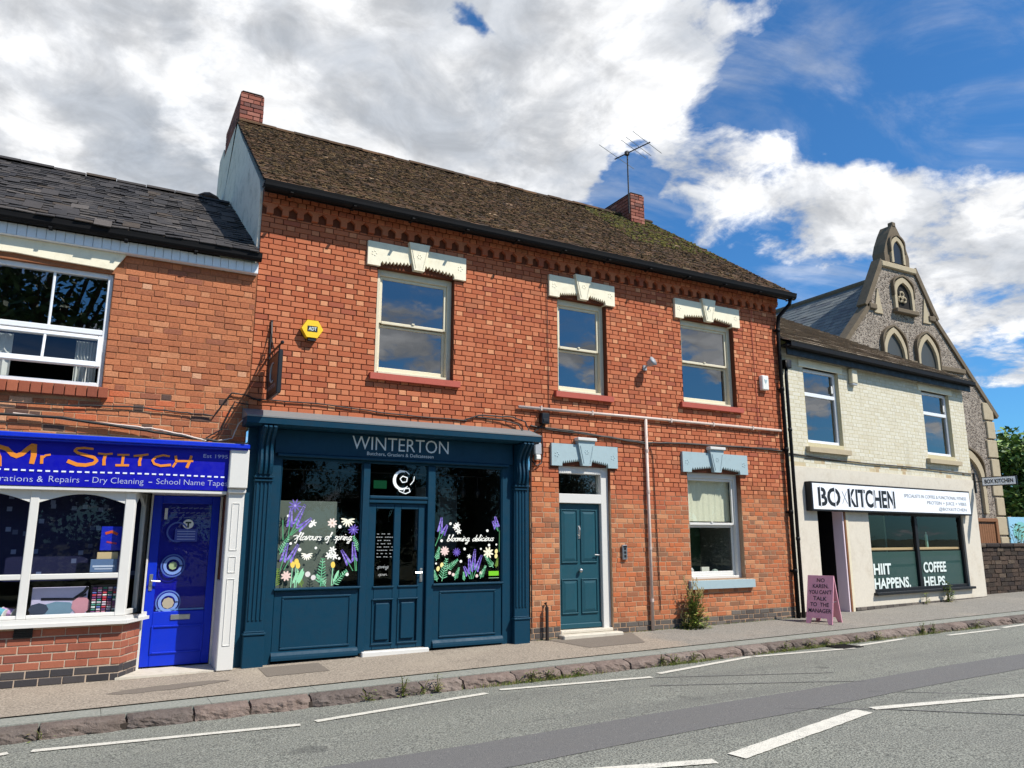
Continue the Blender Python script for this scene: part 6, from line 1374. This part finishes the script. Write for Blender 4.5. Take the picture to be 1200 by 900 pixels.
# projecting sign of the cream shop
ps = thing('projecting_sign', RM @ Vector((7.26, 0, 2.6)), 'small white BOX KITCHEN projecting sign on the corner of the cream shop', 'projecting sign', rotz=RA, local=True)
m = MB(); m.cbox(-.02, .02, -.05, -.0, .02, .52, .004); m.tube([(0, -.03, .30), (0, -.28, .30)], .014, 6); m.build('bracket', 'iron', ps)
m = MB(); m.cbox(-.03, .03, -.98, -.20, .18, .40, .006); pbx = m.build('board', 'black_paint', ps)
m = MB(); m.box(-.036, -.031, -.96, -.22, .20, .38); m.box(.031, .036, -.96, -.22, .20, .38); m.build('board_face', 'white_sign', ps)
m = MB(); text(m, 'BOX KITCHEN', -.040, .245, -.27, .09, .64, .03, axis='y'); m.build('lettering', 'letters_black', ps)
# pavement board
ab = thing('pavement_sign', (11.69, -.71, .055), 'pink A-frame pavement sign with hand-painted black lettering', 'pavement sign', rotz=R(-71), local=True)
H_, W_, SPR = .82, .46, .24
def lean(mb, sgn): 
    a_ = math.atan2(SPR, H_); Mx = Matrix.Translation((0, sgn * SPR, 0)) @ Matrix.Rotation(sgn * a_, 4, 'X'); mb.V = [tuple(Mx @ Vector(v)) for v in mb.V]; return mb
for sgn in (-1, 1):
    m = MB(); Ls = math.hypot(H_, SPR); m.prism([(-W_ / 2, 0), (-W_ / 2 + .07, 0), (-W_ / 2 + .10, .10), (W_ / 2 - .10, .10), (W_ / 2 - .07, 0), (W_ / 2, 0), (W_ / 2, Ls), (-W_ / 2, Ls)], -.012, .012); b_ = lean(m, sgn if False else sgn).build('panel', 'pink', ab)
    if sgn == -1:
        m = MB()
        for i, (s_, w_) in enumerate((('NO', .15), ('KAREN,', .30), ('YOU CAN\u2019T', .44), ('TALK', .26), ('TO  THE', .36), ('MANAGER', .44))): text(m, s_, random.uniform(-.01, .01), .735 - i * .108, -.016, .068, w_ * .92, .012, align='CENTER', rise=random.uniform(-.03, .03))
        lean(m, -1).build('lettering', 'letters_black', b_)
for sx_ in (-1, 1):
    m = MB(); m.tube([(sx_ * (W_ / 2 - .03), -SPR * .55, H_ * .45), (sx_ * (W_ / 2 - .03), SPR * .55, H_ * .45)], .006, 5); m.build('stay', 'metal', ab)

# ------------------------------------------------------------------ weeds
GW = [rgb(96, 118, 48), rgb(116, 136, 60), rgb(80, 100, 44), rgb(134, 148, 76), rgb(150, 140, 80)]
def weed(x, y, z, h, n, spread, label, size=.05, stalks=0, cols=GW, group='weeds along wall and kerb'):
    o = thing('weed', (x, y, z), label, 'weed', group); m = MB(); s = MB()
    for i in range(n):
        a_ = random.uniform(0, 6.28); hh = h * random.random() ** 1.3; r_ = spread * random.random() ** .7 * (1.0 - .45 * hh / h); px, py, pz = x + math.cos(a_) * r_, y - abs(math.sin(a_)) * r_ * .8, z + hh
        d = Vector((math.cos(a_), -abs(math.sin(a_)), random.uniform(-.3, .8))).normalized(); w_ = d.cross(Vector((0, 0, 1))).normalized(); sz = size * random.uniform(.5, 1.3); p = Vector((px, py, pz))
        m.add([p, p + d * sz * .5 + w_ * sz * .3, p + d * sz, p + d * sz * .5 - w_ * sz * .3], [(0, 1, 2, 3)], random.choice(cols))
        if i % 5 == 0: s.tube([(x + random.uniform(-.2, .2) * spread, y, z), ((x + px) / 2, (y + py) / 2, z + hh * .6), (px, py, pz)], .004, 4, rgb(110, 110, 60))
    for i in range(stalks):
        a_ = random.uniform(-.5, .5); L = h * random.uniform(1.0, 1.5); tip = (x + math.sin(a_) * L * .6, y - random.uniform(0, .12), z + L); s.tube([(x + random.uniform(-.1, .1), y, z + .1), ((x + tip[0]) / 2, y - .03, z + L * .6), tip], .004, 4, rgb(176, 156, 104))
        for k in range(5): q = Vector(tip) + Vector((random.uniform(-.03, .03), 0, -k * .03)); m.add([q, q + Vector((.012, -.01, .02)), q + Vector((0, 0, .045)), q + Vector((-.012, -.01, .02))], [(0, 1, 2, 3)], rgb(190, 170, 116))
    m.build('leaves', 'leaf', o); s.build('stem', 'leaf', o); return o
weed(9.19, -.09, .03, .58, 700, .30, 'tall bushy weed growing at the wall foot under the ground-floor window', .065, 16, GW + [rgb(150, 164, 84), rgb(112, 134, 66)])
weed(8.99, -.05, .03, .2, 60, .14, 'small weed left of the bushy weed at the wall foot', .04, 3)
wp = RM @ Vector((5.25, -.10, .13)); weed(wp.x, wp.y, wp.z, .42, 130, .16, 'leafy weed under the COFFEE HELPS pane', .075)
wp = RM @ Vector((4.35, -.08, .12)); weed(wp.x, wp.y, wp.z, .26, 40, .10, 'small weed under the black window mullion of the cream shop', .06)
weed(23.6, 2.2, .9, 1.0, 260, .6, 'overgrown bush showing over the stone wall beside the gate', .10)
KW = [(3.25, .16, 60), (3.48, .09, 25), (3.66, .14, 60), (4.9, .07, 60), (5.15, .07, 60), (6.95, .12, 40), (7.15, .07, 60), (7.5, .07, 50), (9.3, .07, 60), (9.8, .07, 70), (10.2, .06, 50), (11.4, .08, 60), (12.6, .14, 90), (12.9, .12, 60), (14.2, .08, 50), (2.85, .06, 30), (10.9, .06, 40), (5.6, .05, 40), (-.2, .03, 14)]
KL = ['tall seedling weed on the kerb left of the bushy seedling', 'tiny weed between two kerb seedlings', 'bushy seedling weed on the kerb in front of the teal shop door', 'first mossy tuft on the kerb right of the shop door', 'second mossy tuft on the kerb right of the shop door', 'upright seedling on the kerb by the front door', 'green tuft just right of the upright kerb seedling', 'low tuft on the kerb before the pale conduit', 'low green tuft on the kerb by the ground-floor window', 'wider green tuft on the kerb by the ground-floor window', 'small tuft on the kerb left of the downpipes', 'low tuft on the kerb in front of the pavement sign', 'largest green weed on the kerb before the cream shop', 'second green weed on the kerb before the cream shop', 'farthest small weed on the kerb before the cream shop', 'tiny kerb weed nearest the left road line', 'flat tuft on the kerb between downpipes and pavement sign', 'flat tuft on the kerb below the right teal pilaster', 'tiny sprig at the kerb near the blue door']
for (x, h, n), lb in zip(KW, KL): weed(x, -1.95, z_kerb(x) - .10, h + .06, n, .16 if h < .1 else .07, lb, .032, 0, GW)
gs = MB()
for i in range(2600):
    c = random.choice((4.7, 5.1, 5.5, 7.2, 7.6, 9.2, 9.7, 10.1, 10.6, 11.6, 12.7, 14.0)); x = c + random.gauss(0, .28); y = -1.96 + random.uniform(-.05, .03); z = z_road(x, -2.0) + .004; hh = random.uniform(.015, .06); dx = random.uniform(-.02, .02)
    gs.add([(x - .004, y, z), (x + .004, y, z), (x + dx, y - random.uniform(0, .03), z + hh)], [(0, 1, 2)], random.choice(GW + [rgb(120, 120, 50)]))
for i in range(500):
    x = random.uniform(6.1, 11.7); y = -.03 + random.uniform(-.03, .01); z = z_pave(x, 0) + .002; hh = random.uniform(.01, .035); gs.add([(x - .004, y, z), (x + .004, y, z), (x + random.uniform(-.01, .01), y - .01, z + hh)], [(0, 1, 2)], random.choice(GW))
tag(gs.build('grass', 'leaf'), 'thin grass and moss in the kerb gutter', 'grass', kind='stuff')
